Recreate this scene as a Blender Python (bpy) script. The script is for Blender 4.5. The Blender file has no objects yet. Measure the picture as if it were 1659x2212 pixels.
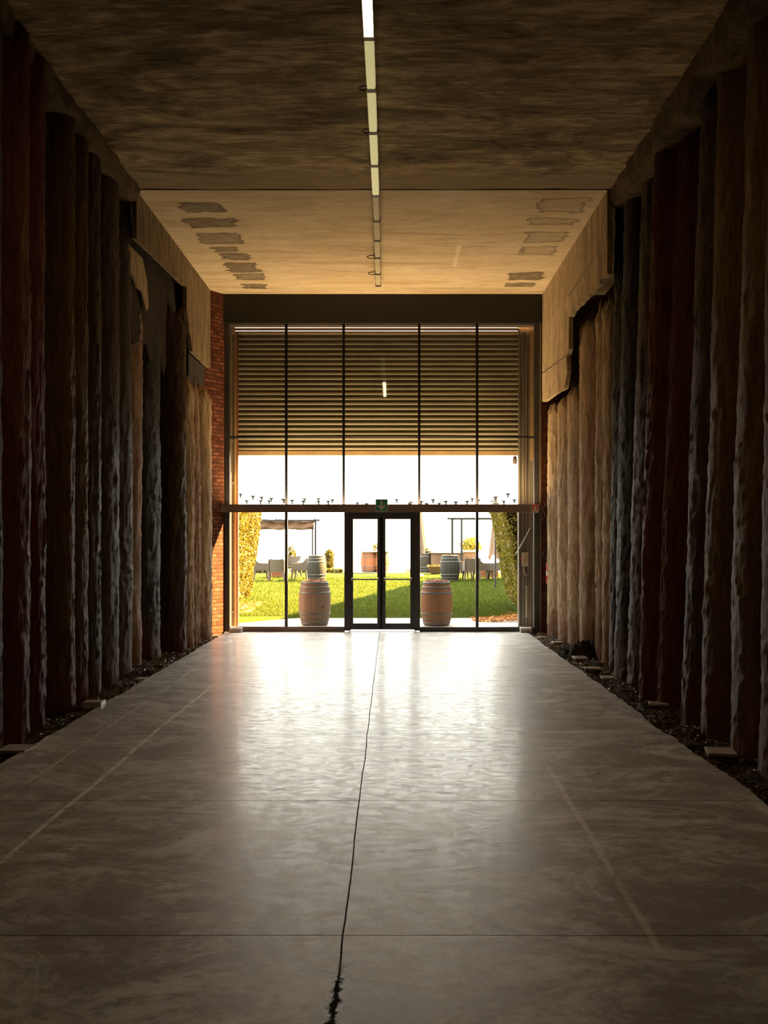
import bpy, math, random
from mathutils import Vector, noise, Matrix

# ------------------------------------------------------------------ camera, sky, sun, exposure
# world axes: X right, Y along the hall towards the glass front, Z up. Floor at Z = 0, lens at (0, 0, 2).
F = 2250.0; CX = 845.0; CY = 1157.0; H = 2.0
sc = bpy.context.scene
C = sc.collection
cam = bpy.data.cameras.new('camera'); camo = bpy.data.objects.new('camera', cam); C.objects.link(camo)
camo.location = (0, 0, H); camo.rotation_euler = (math.pi/2, 0, 0)
cam.sensor_fit = 'VERTICAL'; cam.sensor_height = 36.0
cam.lens = F/2212.0*36.0
cam.shift_x = -(CX-829.5)/2212.0; cam.shift_y = (CY-1106.0)/2212.0
cam.clip_start = 0.05; cam.clip_end = 500
sc.camera = camo
world = bpy.data.worlds.new('world'); sc.world = world; world.use_nodes = True
bg = world.node_tree.nodes['Background']
bg.inputs[0].default_value = (1.0, 0.97, 0.90, 1); bg.inputs[1].default_value = 9.0
sun = bpy.data.lights.new('sun', 'SUN'); sun.energy = 155; sun.angle = 0.009; sun.color = (1.0, 0.60, 0.24)
suno = bpy.data.objects.new('sun', sun); C.objects.link(suno)
EL = math.radians(36); AZ = math.radians(20)
to_sun = Vector((math.cos(EL)*math.cos(AZ), math.cos(EL)*math.sin(AZ), math.sin(EL)))
suno.rotation_euler = to_sun.to_track_quat('Z', 'Y').to_euler(); suno.location = (12, 26, 12)
sc.view_settings.view_transform = 'Standard'; sc.view_settings.look = 'None'
sc.view_settings.gamma = 1.0; sc.view_settings.use_curve_mapping = False
sc.view_settings.exposure = 0.0
# added warm fill lamp on top of the glass front's beam, brightening the ceiling
ul = bpy.data.lights.new('added_fill_lamp', 'AREA'); ul.shape = 'RECTANGLE'; ul.size = 6.0; ul.size_y = 0.04
ul.energy = 300; ul.color = (1.0, 0.70, 0.36)
ulo = bpy.data.objects.new('added_fill_lamp', ul); C.objects.link(ulo)
ulo.location = (-0.2, 21.54, 2.72)
ulo.rotation_euler = (math.radians(180-10), 0, 0)
try:
    sc.cycles.max_bounces = 10; sc.cycles.diffuse_bounces = 6; sc.cycles.glossy_bounces = 4
    sc.cycles.transparent_max_bounces = 16; sc.cycles.use_denoising = True
    sc.cycles.sample_clamp_indirect = 8.0
except Exception: pass

R = random.Random(7)

# ------------------------------------------------------------------ helpers
def atz(px, py, d):      # point seen at a pixel, at distance d
    return Vector(((px-CX)*d/F, d, H-(py-CY)*d/F))
def onfloor(px, py):
    d = F*H/(py-CY); return Vector(((px-CX)*d/F, d, 0))

class MB:
    def __init__(s): s.v = []; s.f = []
    def add(s, vs, fs):
        n = len(s.v); s.v += [tuple(v) for v in vs]; s.f += [tuple(i+n for i in f) for f in fs]; return s
    def box(s, x0, x1, y0, y1, z0, z1, rot=None, org=None):
        vs = [Vector((x, y, z)) for z in (z0, z1) for y in (y0, y1) for x in (x0, x1)]
        if rot is not None: vs = [org+rot@(v-org) for v in vs]
        return s.add(vs, [(0,2,3,1),(4,5,7,6),(0,1,5,4),(1,3,7,5),(3,2,6,7),(2,0,4,6)])
    def tube(s, pts, r, n=8, cap=True):
        pts = [Vector(p) for p in pts]; rs = r if isinstance(r, (list, tuple)) else [r]*len(pts)
        rings = []
        up = None
        for i, p in enumerate(pts):
            t = (pts[min(i+1, len(pts)-1)]-pts[max(i-1, 0)]).normalized()
            if up is None: up = t.orthogonal().normalized()
            up = (up - t*up.dot(t)).normalized(); w = t.cross(up)
            rings.append([p+(up*math.cos(2*math.pi*k/n)+w*math.sin(2*math.pi*k/n))*rs[i] for k in range(n)])
        vs = [v for g in rings for v in g]
        fs = [(i*n+k, i*n+(k+1)%n, (i+1)*n+(k+1)%n, (i+1)*n+k) for i in range(len(pts)-1) for k in range(n)]
        if cap: fs += [tuple(range(n-1, -1, -1)), tuple((len(pts)-1)*n+k for k in range(n))]
        return s.add(vs, fs)
    def lathe(s, prof, n=32, c=(0,0,0), cap=True):
        vs = [(c[0]+r*math.cos(2*math.pi*k/n), c[1]+r*math.sin(2*math.pi*k/n), c[2]+z) for r, z in prof for k in range(n)]
        fs = [(i*n+k, i*n+(k+1)%n, (i+1)*n+(k+1)%n, (i+1)*n+k) for i in range(len(prof)-1) for k in range(n)]
        if cap: fs += [tuple(range(n-1, -1, -1)), tuple((len(prof)-1)*n+k for k in range(n))]
        return s.add(vs, fs)
    def prism(s, poly, axis, a, b):   # polygon of 2D points extruded from a to b along axis
        n = len(poly)
        def mk(p, t):
            return {'x': (t, p[0], p[1]), 'y': (p[0], t, p[1]), 'z': (p[0], p[1], t)}[axis]
        vs = [mk(p, a) for p in poly]+[mk(p, b) for p in poly]
        fs = [tuple(range(n)), tuple(range(2*n-1, n-1, -1))]+[(i, i+n, (i+1)%n+n, (i+1)%n) for i in range(n)]
        return s.add(vs, fs)
    def build(s, name, m, parent=None, smooth=False, bevel=0, loc=None, fixn=False):
        me = bpy.data.meshes.new(name); me.from_pydata(s.v, [], s.f)
        if fixn:
            import bmesh
            b = bmesh.new(); b.from_mesh(me); bmesh.ops.recalc_face_normals(b, faces=b.faces); b.to_mesh(me); b.free()
        me.materials.append(m)
        if smooth: me.polygons.foreach_set('use_smooth', [True]*len(me.polygons))
        o = bpy.data.objects.new(name, me); C.objects.link(o)
        if loc: o.location = loc
        if parent: o.parent = parent
        if bevel:
            md = o.modifiers.new('edge', 'BEVEL'); md.width = bevel; md.segments = 2; md.limit_method = 'ANGLE'
        return o

def tag(o, label, cat, group=None, kind=None):
    o['label'] = label; o['category'] = cat
    if group: o['group'] = group
    if kind: o['kind'] = kind
    return o
def thing(name, label, cat, loc=(0,0,0), rz=0, group=None):
    o = bpy.data.objects.new(name, None); C.objects.link(o); o.location = loc; o.rotation_euler = (0, 0, rz)
    o.empty_display_size = 0.1
    return tag(o, label, cat, group)
def struct(o): o['kind'] = 'structure'; return o
def structroot(name):
    o = bpy.data.objects.new(name, None); C.objects.link(o); o.empty_display_size = 0.1; return struct(o)
def copy_tree(o, parent=None):
    c = o.copy(); C.objects.link(c)
    if parent: c.parent = parent
    for ch in list(o.children): copy_tree(ch, c)
    return c

# ---- node materials
class NT:
    def __init__(s, name):
        s.m = bpy.data.materials.new(name); s.m.use_nodes = True; s.t = s.m.node_tree
        s.n = s.t.nodes; s.p = s.n['Principled BSDF']
        s.tc = s.n.new('ShaderNodeTexCoord'); s.obj = s.tc.outputs['Object']
    def L(s, a, b): s.t.links.new(a, b)
    def val(s, sock, v):
        if isinstance(v, bpy.types.NodeSocket): s.L(v, sock)
        else: sock.default_value = v
    def math(s, op, a, b=0.0, c=None, clamp=False):
        n = s.n.new('ShaderNodeMath'); n.operation = op; n.use_clamp = clamp
        s.val(n.inputs[0], a); s.val(n.inputs[1], b)
        if c is not None: s.val(n.inputs[2], c)
        return n.outputs[0]
    def mapv(s, scale, vec=None, loc=(0,0,0)):
        n = s.n.new('ShaderNodeMapping'); n.inputs['Scale'].default_value = scale; n.inputs['Location'].default_value = loc
        s.L(vec or s.obj, n.inputs['Vector']); return n.outputs[0]
    def noise(s, scale, detail=4, rough=0.6, vec=None, sv=(1,1,1), dist=0.0):
        n = s.n.new('ShaderNodeTexNoise'); n.inputs['Scale'].default_value = scale; n.inputs['Detail'].default_value = detail
        n.inputs['Roughness'].default_value = rough; n.inputs['Distortion'].default_value = dist
        s.L(s.mapv(sv, vec), n.inputs['Vector']); return n.outputs[0]
    def ramp(s, fac, stops):
        n = s.n.new('ShaderNodeValToRGB'); e = n.color_ramp.elements
        while len(e) < len(stops): e.new(0.5)
        for el, (p, c) in zip(e, stops): el.position = p; el.color = (*c, 1) if len(c) == 3 else c
        s.L(fac, n.inputs[0]); return n.outputs[0]
    def mix(s, fac, a, b, mode='MIX'):
        n = s.n.new('ShaderNodeMix'); n.data_type = 'RGBA'; n.blend_type = mode
        s.val(n.inputs[0], fac)
        for i, v in ((6, a), (7, b)):
            if isinstance(v, bpy.types.NodeSocket): s.L(v, n.inputs[i])
            else: n.inputs[i].default_value = (*v, 1)
        return n.outputs[2]
    def sep(s, vec=None):
        n = s.n.new('ShaderNodeSeparateXYZ'); s.L(vec or s.obj, n.inputs[0]); return n.outputs
    def smooth(s, v, a, b, lo=0.0, hi=1.0):
        n = s.n.new('ShaderNodeMapRange'); n.interpolation_type = 'SMOOTHSTEP'
        s.L(v, n.inputs[0]); n.inputs[1].default_value = a; n.inputs[2].default_value = b
        n.inputs[3].default_value = lo; n.inputs[4].default_value = hi; return n.outputs[0]
    def bump(s, h, strength=0.5, dist=0.02, nrm=None):
        n = s.n.new('ShaderNodeBump'); n.inputs['Strength'].default_value = strength; n.inputs['Distance'].default_value = dist
        s.L(h, n.inputs['Height'])
        if nrm: s.L(nrm, n.inputs['Normal'])
        s.L(n.outputs[0], s.p.inputs['Normal']); return n.outputs[0]
    def done(s, col=None, rough=0.6, metal=0.0, spec=None):
        if col is not None: s.val(s.p.inputs['Base Color'], col if isinstance(col, bpy.types.NodeSocket) else (*col, 1))
        s.val(s.p.inputs['Roughness'], rough); s.p.inputs['Metallic'].default_value = metal
        if spec is not None: s.p.inputs['Specular IOR Level'].default_value = spec
        return s.m

def simple(name, a, b=None, scale=8.0, sv=(1,1,1), rough=0.6, metal=0.0, bump=0.0, bd=0.01, lo=0.35, hi=0.65, spec=None):
    t = NT(name)
    if b is None: b = tuple(x*0.75 for x in a)
    nz = t.noise(scale, 5, 0.6, sv=sv)
    if bump: t.bump(nz, bump, bd)
    return t.done(t.ramp(nz, [(lo, a), (hi, b)]), rough, metal, spec)

def pile_mat(name, a, b, c, rough=0.75):
    """rough bored concrete: streaks down its length, mottled, red earth left on the foot"""
    t = NT(name)
    n1 = t.noise(1.6, 6, 0.65, sv=(3.0, 3.0, 0.45), dist=0.4)
    n2 = t.noise(7.0, 8, 0.7, sv=(2.4, 2.4, 0.5))
    col = t.ramp(n1, [(0.32, a), (0.52, b), (0.7, c)])
    col = t.mix(t.smooth(n2, 0.35, 0.7, 0.0, 0.55), col, tuple(x*0.35 for x in a))
    x, y, z = t.sep()
    foot = t.smooth(t.math('ADD', z, t.math('MULTIPLY', n1, 1.2)), 0.55, 1.5, 1.0, 0.0)
    col = t.mix(t.math('MULTIPLY', foot, 0.65), col, (0.16, 0.045, 0.018))
    n3 = t.noise(16.0, 8, 0.75, sv=(1.5, 1.5, 0.7))
    n4 = t.noise(9.0, 7, 0.75, sv=(2.6, 2.6, 0.22), dist=0.3)
    h = t.math('ADD', t.math('MULTIPLY', n2, 0.8), t.math('ADD', t.math('MULTIPLY', n3, 0.6), t.math('MULTIPLY', n4, 1.0)))
    col = t.mix(t.smooth(n4, 0.36, 0.52, 0.6, 0.0), col, tuple(x*0.3 for x in a))
    t.bump(h, 0.9, 0.03)
    return t.done(col, rough+.1 if rough < .6 else rough, 0, 0.22)
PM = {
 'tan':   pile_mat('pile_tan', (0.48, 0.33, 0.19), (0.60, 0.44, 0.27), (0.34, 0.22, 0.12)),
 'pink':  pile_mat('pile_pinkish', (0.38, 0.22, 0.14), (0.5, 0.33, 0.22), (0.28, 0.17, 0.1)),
 'black': pile_mat('pile_shade_dark', (0.03, 0.032, 0.03), (0.05, 0.045, 0.036), (0.022, 0.025, 0.026), 0.5),  # near-black tone paints in the lack of light on these piles
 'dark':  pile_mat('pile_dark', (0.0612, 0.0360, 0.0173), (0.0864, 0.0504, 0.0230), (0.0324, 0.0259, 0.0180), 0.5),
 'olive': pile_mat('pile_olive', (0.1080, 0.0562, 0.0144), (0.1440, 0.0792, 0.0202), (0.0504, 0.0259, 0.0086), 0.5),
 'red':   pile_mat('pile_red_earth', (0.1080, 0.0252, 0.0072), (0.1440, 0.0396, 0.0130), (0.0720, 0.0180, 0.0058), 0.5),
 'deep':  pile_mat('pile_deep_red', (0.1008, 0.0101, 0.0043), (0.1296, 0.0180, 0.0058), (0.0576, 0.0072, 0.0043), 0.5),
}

def floor_mat():
    t = NT('polished_concrete')
    x, y, z = t.sep()
    big = t.noise(0.55, 6, 0.62, sv=(0.8, 1.6, 1), dist=0.8)
    mid = t.noise(3.0, 8, 0.72, sv=(0.85, 1.1, 1), dist=1.0)
    fine = t.noise(60, 4, 0.7)
    col = t.ramp(big, [(0.3, (0.44, 0.435, 0.425)), (0.5, (0.53, 0.54, 0.545)), (0.72, (0.63, 0.65, 0.665))])
    col = t.mix(t.smooth(mid, 0.40, 0.58, 0.42, 0.0), col, (0.28, 0.25, 0.22))
    grain = t.noise(9.0, 9, 0.8, sv=(0.85, 1.1, 1), dist=0.8)
    col = t.mix(t.smooth(grain, 0.42, 0.56, 0.75, 0.0), col, (0.19, 0.165, 0.14))
    col = t.mix(t.smooth(fine, 0.35, 0.65, 0.0, 0.25), col, (0.4, 0.39, 0.37))
    cloud = t.noise(1.3, 10, 0.74, sv=(0.8, 1.05, 1), dist=1.6)
    col = t.mix(t.smooth(cloud, 0.48, 0.60, 0.0, 0.6), col, (0.76, 0.77, 0.77))
    col = t.mix(t.smooth(cloud, 0.40, 0.52, 0.65, 0.0), col, (0.24, 0.20, 0.17))
    wob = t.noise(0.9, 3, 0.5)
    wx = t.math('ADD', x, t.math('MULTIPLY', t.math('SUBTRACT', wob, 0.5), 0.03))
    # saw-cut joints across every 2.65 m and one along the middle
    fr = t.math('FRACT', t.math('ADD', t.math('DIVIDE', t.math('SUBTRACT', y, 5.208), 2.65), 100.5))
    dy = t.math('MULTIPLY', t.math('ABSOLUTE', t.math('SUBTRACT', fr, 0.5)), 2.65)
    jy = t.smooth(dy, 0.004, 0.010, 1.0, 0.0)
    dx = t.math('ABSOLUTE', t.math('ADD', wx, 0.24))
    jx = t.smooth(dx, 0.003, 0.007, 1.0, 0.0)
    # black spill along the middle joint
    st = t.math('ADD', dx, t.math('MULTIPLY', t.math('SUBTRACT', t.noise(14, 5, 0.75), 0.5), 0.16))
    yr = t.math('MULTIPLY', t.smooth(y, 3.6, 3.8), t.smooth(y, 4.72, 5.0, 1.0, 0.0))
    stain = t.math('MULTIPLY', t.smooth(st, 0.005, 0.03, 1.0, 0.0), yr)
    # pale chalk lines
    wx2 = t.math('ADD', wx, t.math('MULTIPLY', t.math('SUBTRACT', t.noise(0.25, 2, 0.5), 0.5), 0.12))
    c1 = t.math('MULTIPLY', t.smooth(t.math('ABSOLUTE', t.math('ADD', wx2, 2.40)), 0.012, 0.026, 1.0, 0.0), t.math('MULTIPLY', t.smooth(y, 6.1, 6.5), t.smooth(y, 13.0, 14.5, 1.0, 0.0)))
    c2 = t.math('MULTIPLY', t.smooth(t.math('ABSOLUTE', t.math('SUBTRACT', t.math('ADD', wx, t.math('MULTIPLY', y, -0.015)), 1.22)), 0.01, 0.03, 1.0, 0.0), t.math('MULTIPLY', t.smooth(y, 4.6, 5.0), t.smooth(y, 8.5, 9.5, 1.0, 0.0)))
    c3 = t.math('MULTIPLY', t.smooth(t.math('ABSOLUTE', t.math('ADD', wx2, 2.95)), 0.006, 0.02, 0.6, 0.0), t.math('MULTIPLY', t.smooth(y, 7.5, 8.5), t.smooth(y, 15, 17, 1.0, 0.0)))
    brk = t.smooth(t.noise(5, 4, 0.7), 0.38, 0.5)
    chalk = t.math('MULTIPLY', t.math('MAXIMUM', t.math('MAXIMUM', c1, t.math('MULTIPLY', c2, 0.5)), c3), brk)
    col = t.mix(t.math('MULTIPLY', chalk, 0.85), col, (0.95, 0.92, 0.86))
    jt = t.math('MAXIMUM', t.math('MULTIPLY', jy, 0.8), jx)
    # hairline scratches
    vor = t.n.new('ShaderNodeTexVoronoi'); vor.feature = 'DISTANCE_TO_EDGE'; vor.inputs['Scale'].default_value = 1.1
    t.L(t.noise(2.0, 4, 0.7, sv=(1, 1.6, 1)), vor.inputs['Vector'])
    dark = t.math('MAXIMUM', jt, stain)
    col = t.mix(t.math('MULTIPLY', dark, 0.92), col, (0.012, 0.011, 0.010))
    ro = t.smooth(t.math('ADD', t.math('MULTIPLY', cloud, 0.35), t.math('MULTIPLY', grain, 0.65)), 0.42, 0.58, 0.36, 0.52)
    ro = t.math('MAXIMUM', ro, t.math('MULTIPLY', dark, 0.7))
    h = t.math('ADD', t.math('MULTIPLY', grain, 0.10), t.math('MULTIPLY', fine, 0.10))
    h = t.math('SUBTRACT', h, t.math('MULTIPLY', dark, 0.8))
    t.bump(h, 0.25, 0.004)
    t.val(t.p.inputs['Coat Weight'], t.math('MULTIPLY', t.math('SUBTRACT', 1.0, dark), t.smooth(cloud, 0.42, 0.56, 0.09, 0.20)))
    t.val(t.p.inputs['Specular IOR Level'], t.math('MULTIPLY', t.math('SUBTRACT', 1.0, dark), 0.72))
    t.val(t.p.inputs['Coat Roughness'], t.smooth(grain, 0.42, 0.6, 0.13, 0.22)); t.p.inputs['Coat IOR'].default_value = 1.45
    return t.done(col, ro, 0)

def ceiling_near_mat():
    t = NT('stained_board_marked_concrete')
    x, y, z = t.sep()
    a = t.noise(0.9, 9, 0.72, sv=(0.6, 1.7, 1), dist=1.3)
    b = t.noise(5.0, 8, 0.7, sv=(0.45, 2.2, 1), dist=0.8)
    c = t.math('ADD', t.math('MULTIPLY', a, 0.6), t.math('MULTIPLY', b, 0.4))
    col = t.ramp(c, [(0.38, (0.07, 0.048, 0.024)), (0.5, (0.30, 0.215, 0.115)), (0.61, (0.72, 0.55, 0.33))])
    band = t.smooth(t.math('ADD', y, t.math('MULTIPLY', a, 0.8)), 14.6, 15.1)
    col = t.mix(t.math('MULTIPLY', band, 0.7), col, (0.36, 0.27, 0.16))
    t.bump(c, 0.9, 0.05)
    return t.done(col, 0.85, 0, 0.2)

def ceiling_far_mat():
    t = NT('plastered_concrete_with_patches')
    x, y, z = t.sep()
    a = t.noise(1.2, 8, 0.68, sv=(0.5, 2.2, 1), dist=0.6)
    b = t.noise(9, 8, 0.75, sv=(0.5, 2.0, 1))
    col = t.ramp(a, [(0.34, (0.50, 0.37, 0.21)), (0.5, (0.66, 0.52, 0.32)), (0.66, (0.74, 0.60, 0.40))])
    col = t.mix(t.smooth(b, 0.3, 0.6, 0.3, 0.0), col, (0.24, 0.16, 0.085))
    wobx = t.math('MULTIPLY', t.math('SUBTRACT', t.noise(2.6, 3, 0.55, sv=(1, 2.4, 1)), 0.5), 0.40)
    woby = t.math('MULTIPLY', t.math('SUBTRACT', t.noise(2.2, 3, 0.5), 0.5), 0.34)
    xx = t.math('ADD', x, wobx); yy = t.math('ADD', y, woby)
    fill = None; edge = None; pale = None
    P = [(385,485,435,458,.9),(398,515,470,492,.85),(425,525,503,527,.75),(460,518,532,545,.8),(474,545,547,562,.95),(484,560,566,588,1),
         (503,573,590,605,.9),(520,578,613,624,1),
         (1160,1272,427,460,.25),(1135,1248,470,487,.35),(1133,1228,500,523,.4),(1117,1205,532,551,.35),(1098,1175,587,605,1),(1088,1157,610,621,.9)]
    for x0, x1, y0, y1, w in P:
        d0 = F*5.02/(CY-y0); d1 = F*5.02/(CY-y1); dm = (d0+d1)/2
        cx = ((x0+x1)/2-CX)*dm/F; hx = (x1-x0)/2*dm/F-0.03; cy = dm; hy = (d1-d0)/2-0.02
        ux = t.math('SUBTRACT', hx, t.math('ABSOLUTE', t.math('SUBTRACT', xx, cx)))
        uy = t.math('SUBTRACT', hy, t.math('ABSOLUTE', t.math('SUBTRACT', yy, cy)))
        d = t.math('MINIMUM', ux, uy)
        m = t.math('MULTIPLY', t.smooth(d, -0.01, 0.015), w)
        e = t.math('MULTIPLY', t.smooth(d, -0.02, 0.0), t.smooth(d, 0.03, 0.06, 1.0, 0.0))
        fill = m if fill is None else t.math('MAXIMUM', fill, m)
        edge = e if edge is None else t.math('MAXIMUM', edge, e)
    pm = t.math('MULTIPLY', fill, t.smooth(b, 0.3, 0.75, 1.0, 0.5))
    col = t.mix(t.math('MULTIPLY', pm, 0.92), col, (0.055, 0.038, 0.024))
    col = t.mix(t.math('MULTIPLY', edge, 0.45), col, (0.09, 0.062, 0.04))
    # bare scraped streak right of the lights
    sx = t.math('ABSOLUTE', t.math('SUBTRACT', t.math('ADD', x, t.math('MULTIPLY', t.math('SUBTRACT', t.noise(22, 4, 0.8), 0.5), 0.12)), t.math('ADD', 1.18, t.math('MULTIPLY', t.math('SUBTRACT', y, 18.6), -0.0))))
    sm = t.math('MULTIPLY', t.smooth(sx, 0.02, 0.05, 1.0, 0.0), t.math('MULTIPLY', t.smooth(y, 17.9, 18.1), t.smooth(y, 19.4, 19.6, 1.0, 0.0)))
    col = t.mix(t.math('MULTIPLY', sm, t.smooth(b, 0.42, 0.52)), col, (0.8, 0.7, 0.5))
    t.bump(t.math('ADD', a, t.math('MULTIPLY', b, 0.3)), 0.35, 0.02)
    return t.done(col, 0.9, 0, 0.2)

def plaster_mat(name, a, b, c):
    t = NT(name)
    n1 = t.noise(1.3, 7, 0.68, sv=(1.6, 1.6, 0.45), dist=0.5)
    n2 = t.noise(10, 7, 0.75, sv=(1.5, 1.5, 0.4))
    col = t.ramp(n1, [(0.34, a), (0.5, b), (0.68, c)])
    n3 = t.noise(3.2, 7, 0.7, sv=(2.2, 2.2, 0.25), dist=0.4)
    col = t.mix(t.smooth(n2, 0.38, 0.56, 0.5, 0.0), col, tuple(v*0.35 for v in a))
    col = t.mix(t.smooth(n3, 0.38, 0.54, 0.55, 0.0), col, tuple(v*0.45 for v in a))
    t.bump(t.math('ADD', n1, t.math('MULTIPLY', n2, 0.4)), 0.6, 0.03)
    return t.done(col, 0.9, 0, 0.2)

def brick_mat(name, c1, c2, mortar):
    t = NT(name)
    x, y, z = t.sep()
    cb = t.n.new('ShaderNodeCombineXYZ'); t.L(t.math('ADD', x, y), cb.inputs[0]); t.L(z, cb.inputs[1])
    w = t.n.new('ShaderNodeVectorMath'); w.operation = 'ADD'
    nz = t.n.new('ShaderNodeTexNoise'); nz.inputs['Scale'].default_value = 5; t.L(t.obj, nz.inputs['Vector'])
    sc_ = t.n.new('ShaderNodeVectorMath'); sc_.operation = 'SCALE'; sc_.inputs[3].default_value = 0.03; t.L(nz.outputs['Color'], sc_.inputs[0])
    t.L(cb.outputs[0], w.inputs[0]); t.L(sc_.outputs[0], w.inputs[1])
    br = t.n.new('ShaderNodeTexBrick'); t.L(w.outputs[0], br.inputs['Vector'])
    br.inputs['Color1'].default_value = (*c1, 1); br.inputs['Color2'].default_value = (*c2, 1); br.inputs['Mortar'].default_value = (*mortar, 1)
    br.inputs['Scale'].default_value = 1.0; br.inputs['Brick Width'].default_value = 0.24; br.inputs['Row Height'].default_value = 0.078
    br.inputs['Mortar Size'].default_value = 0.012; br.inputs['Mortar Smooth'].default_value = 0.4; br.inputs['Bias'].default_value = -0.1
    n2 = t.noise(9, 6, 0.7)
    col = t.mix(t.smooth(n2, 0.35, 0.65, 0.0, 0.55), br.outputs['Color'], tuple(v*0.3 for v in c1))
    h = t.math('ADD', t.math('MULTIPLY', br.outputs['Fac'], -1.0), t.math('MULTIPLY', n2, 0.6))
    t.bump(h, 0.9, 0.015)
    return t.done(col, 0.85, 0, 0.2)

def wood_barrel_mat(name, a, b, dark):
    t = NT(name)
    x, y, z = t.sep()
    ang = t.math('ARCTAN2', y, x)
    k = t.math('MULTIPLY', t.math('ADD', ang, math.pi), 26/(2*math.pi))
    fr = t.math('FRACT', k); fl = t.math('FLOOR', k)
    gap = t.smooth(t.math('ABSOLUTE', t.math('SUBTRACT', fr, 0.5)), 0.44, 0.5)
    wn = t.n.new('ShaderNodeTexWhiteNoise'); wn.noise_dimensions = '1D'; t.L(fl, wn.inputs['W'])
    grain = t.noise(7, 6, 0.7, sv=(6, 6, 0.6))
    col = t.ramp(t.math('ADD', t.math('MULTIPLY', wn.outputs[0], 0.5), t.math('MULTIPLY', grain, 0.5)), [(0.2, a), (0.8, b)])
    col = t.mix(t.smooth(grain, 0.5, 0.72, 0.0, 0.6), col, dark)
    col = t.mix(t.math('MULTIPLY', gap, 0.8), col, tuple(v*0.25 for v in dark))
    t.bump(t.math('SUBTRACT', t.math('MULTIPLY', grain, 0.3), gap), 0.6, 0.006)
    return t.done(col, 0.7, 0, 0.3)

def plank_mat(name, a, b, w=0.12, axis=0):
    t = NT(name)
    s = t.sep()
    k = t.math('DIVIDE', s[axis], w); fr = t.math('FRACT', t.math('ADD', k, 50.0)); fl = t.math('FLOOR', k)
    gap = t.smooth(t.math('ABSOLUTE', t.math('SUBTRACT', fr, 0.5)), 0.45, 0.5)
    wn = t.n.new('ShaderNodeTexWhiteNoise'); wn.noise_dimensions = '1D'; t.L(fl, wn.inputs['W'])
    sv = [8, 8, 8]; sv[2 if axis != 2 else 0] = 0.8
    g = t.noise(4, 6, 0.7, sv=tuple(sv))
    col = t.ramp(t.math('ADD', t.math('MULTIPLY', wn.outputs[0], 0.5), t.math('MULTIPLY', g, 0.5)), [(0.2, a), (0.8, b)])
    col = t.mix(gap, col, tuple(v*0.15 for v in a))
    return t.done(col, 0.8, 0, 0.2)

def leaf_mat(name, cols, rough=0.5):
    t = NT(name)
    g = t.n.new('ShaderNodeNewGeometry')
    col = t.ramp(g.outputs['Random Per Island'], [((i+0.01)/len(cols), c) for i, c in enumerate(cols)])
    m = t.done(col, rough, 0, 0.3)
    tr = t.n.new('ShaderNodeBsdfTranslucent'); t.L(t.mix(1.0, col, (1.0, 0.95, 0.4), 'MULTIPLY'), tr.inputs[0])
    mx = t.n.new('ShaderNodeMixShader'); mx.inputs[0].default_value = 0.35
    t.L(t.p.outputs[0], mx.inputs[1]); t.L(tr.outputs[0], mx.inputs[2])
    t.L(mx.outputs[0], t.n['Material Output'].inputs['Surface'])
    return m

def glass_mat():
    t = NT('clear_glass')
    tr = t.n.new('ShaderNodeBsdfTransparent'); tr.inputs[0].default_value = (0.97, 0.98, 0.96, 1)
    gl = t.n.new('ShaderNodeBsdfGlossy'); gl.inputs['Roughness'].default_value = 0.02
    lw = t.n.new('ShaderNodeLayerWeight'); fr = t.math('ADD', t.math('MULTIPLY', t.math('POWER', lw.outputs['Facing'], 5.0), 0.9), 0.035)
    mx = t.n.new('ShaderNodeMixShader'); t.L(fr, mx.inputs[0]); t.L(tr.outputs[0], mx.inputs[1]); t.L(gl.outputs[0], mx.inputs[2])
    t.L(mx.outputs[0], t.n['Material Output'].inputs['Surface']); return t.m

def emit_mat(name, col, strength):
    t = NT(name); t.p.inputs['Emission Color'].default_value = (*col, 1); t.p.inputs['Emission Strength'].default_value = strength
    return t.done((0.8, 0.75, 0.6), 0.5)

def lawn_mat():
    t = NT('lawn_turf')
    a = t.noise(0.8, 5, 0.6); b = t.noise(12, 6, 0.75); c = t.noise(60, 4, 0.7)
    col = t.ramp(a, [(0.35, (0.038, 0.068, 0.006)), (0.65, (0.066, 0.094, 0.008))])
    col = t.mix(t.smooth(b, 0.35, 0.65, 0.5, 0.0), col, (0.026, 0.04, 0.004))
    col = t.mix(t.smooth(c, 0.45, 0.7, 0.0, 0.5), col, (0.12, 0.11, 0.018))
    t.bump(t.math('ADD', b, t.math('MULTIPLY', c, 0.5)), 1.0, 0.05)
    return t.done(col, 0.95, 0, 0.05)

M = {}
M['floor'] = floor_mat(); M['cnear'] = ceiling_near_mat(); M['cfar'] = ceiling_far_mat()
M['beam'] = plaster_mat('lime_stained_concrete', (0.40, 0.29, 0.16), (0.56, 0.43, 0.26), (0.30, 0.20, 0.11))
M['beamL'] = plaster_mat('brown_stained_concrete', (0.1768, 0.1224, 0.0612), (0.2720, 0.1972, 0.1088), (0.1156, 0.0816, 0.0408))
M['shot'] = plaster_mat('dark_shotcrete', (0.0250, 0.0190, 0.0130), (0.0500, 0.0350, 0.0225), (0.0150, 0.0125, 0.0100))  # very dark shotcrete for the walls behind the piles
M['cornice'] = plaster_mat('rough_brown_concrete', (0.10, 0.065, 0.03), (0.17, 0.115, 0.06), (0.05, 0.035, 0.02))
M['brickL'] = brick_mat('red_brick', (0.10, 0.026, 0.010), (0.26, 0.085, 0.036), (0.045, 0.022, 0.014))
M['brickD'] = brick_mat('dark_brick', (0.14, 0.045, 0.025), (0.2, 0.08, 0.04), (0.12, 0.08, 0.06))
M['frame'] = simple('dark_bronze_aluminium', (0.0396, 0.0378, 0.0342), (0.0540, 0.0486, 0.0414), 3, rough=0.45, metal=0.0)
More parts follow.
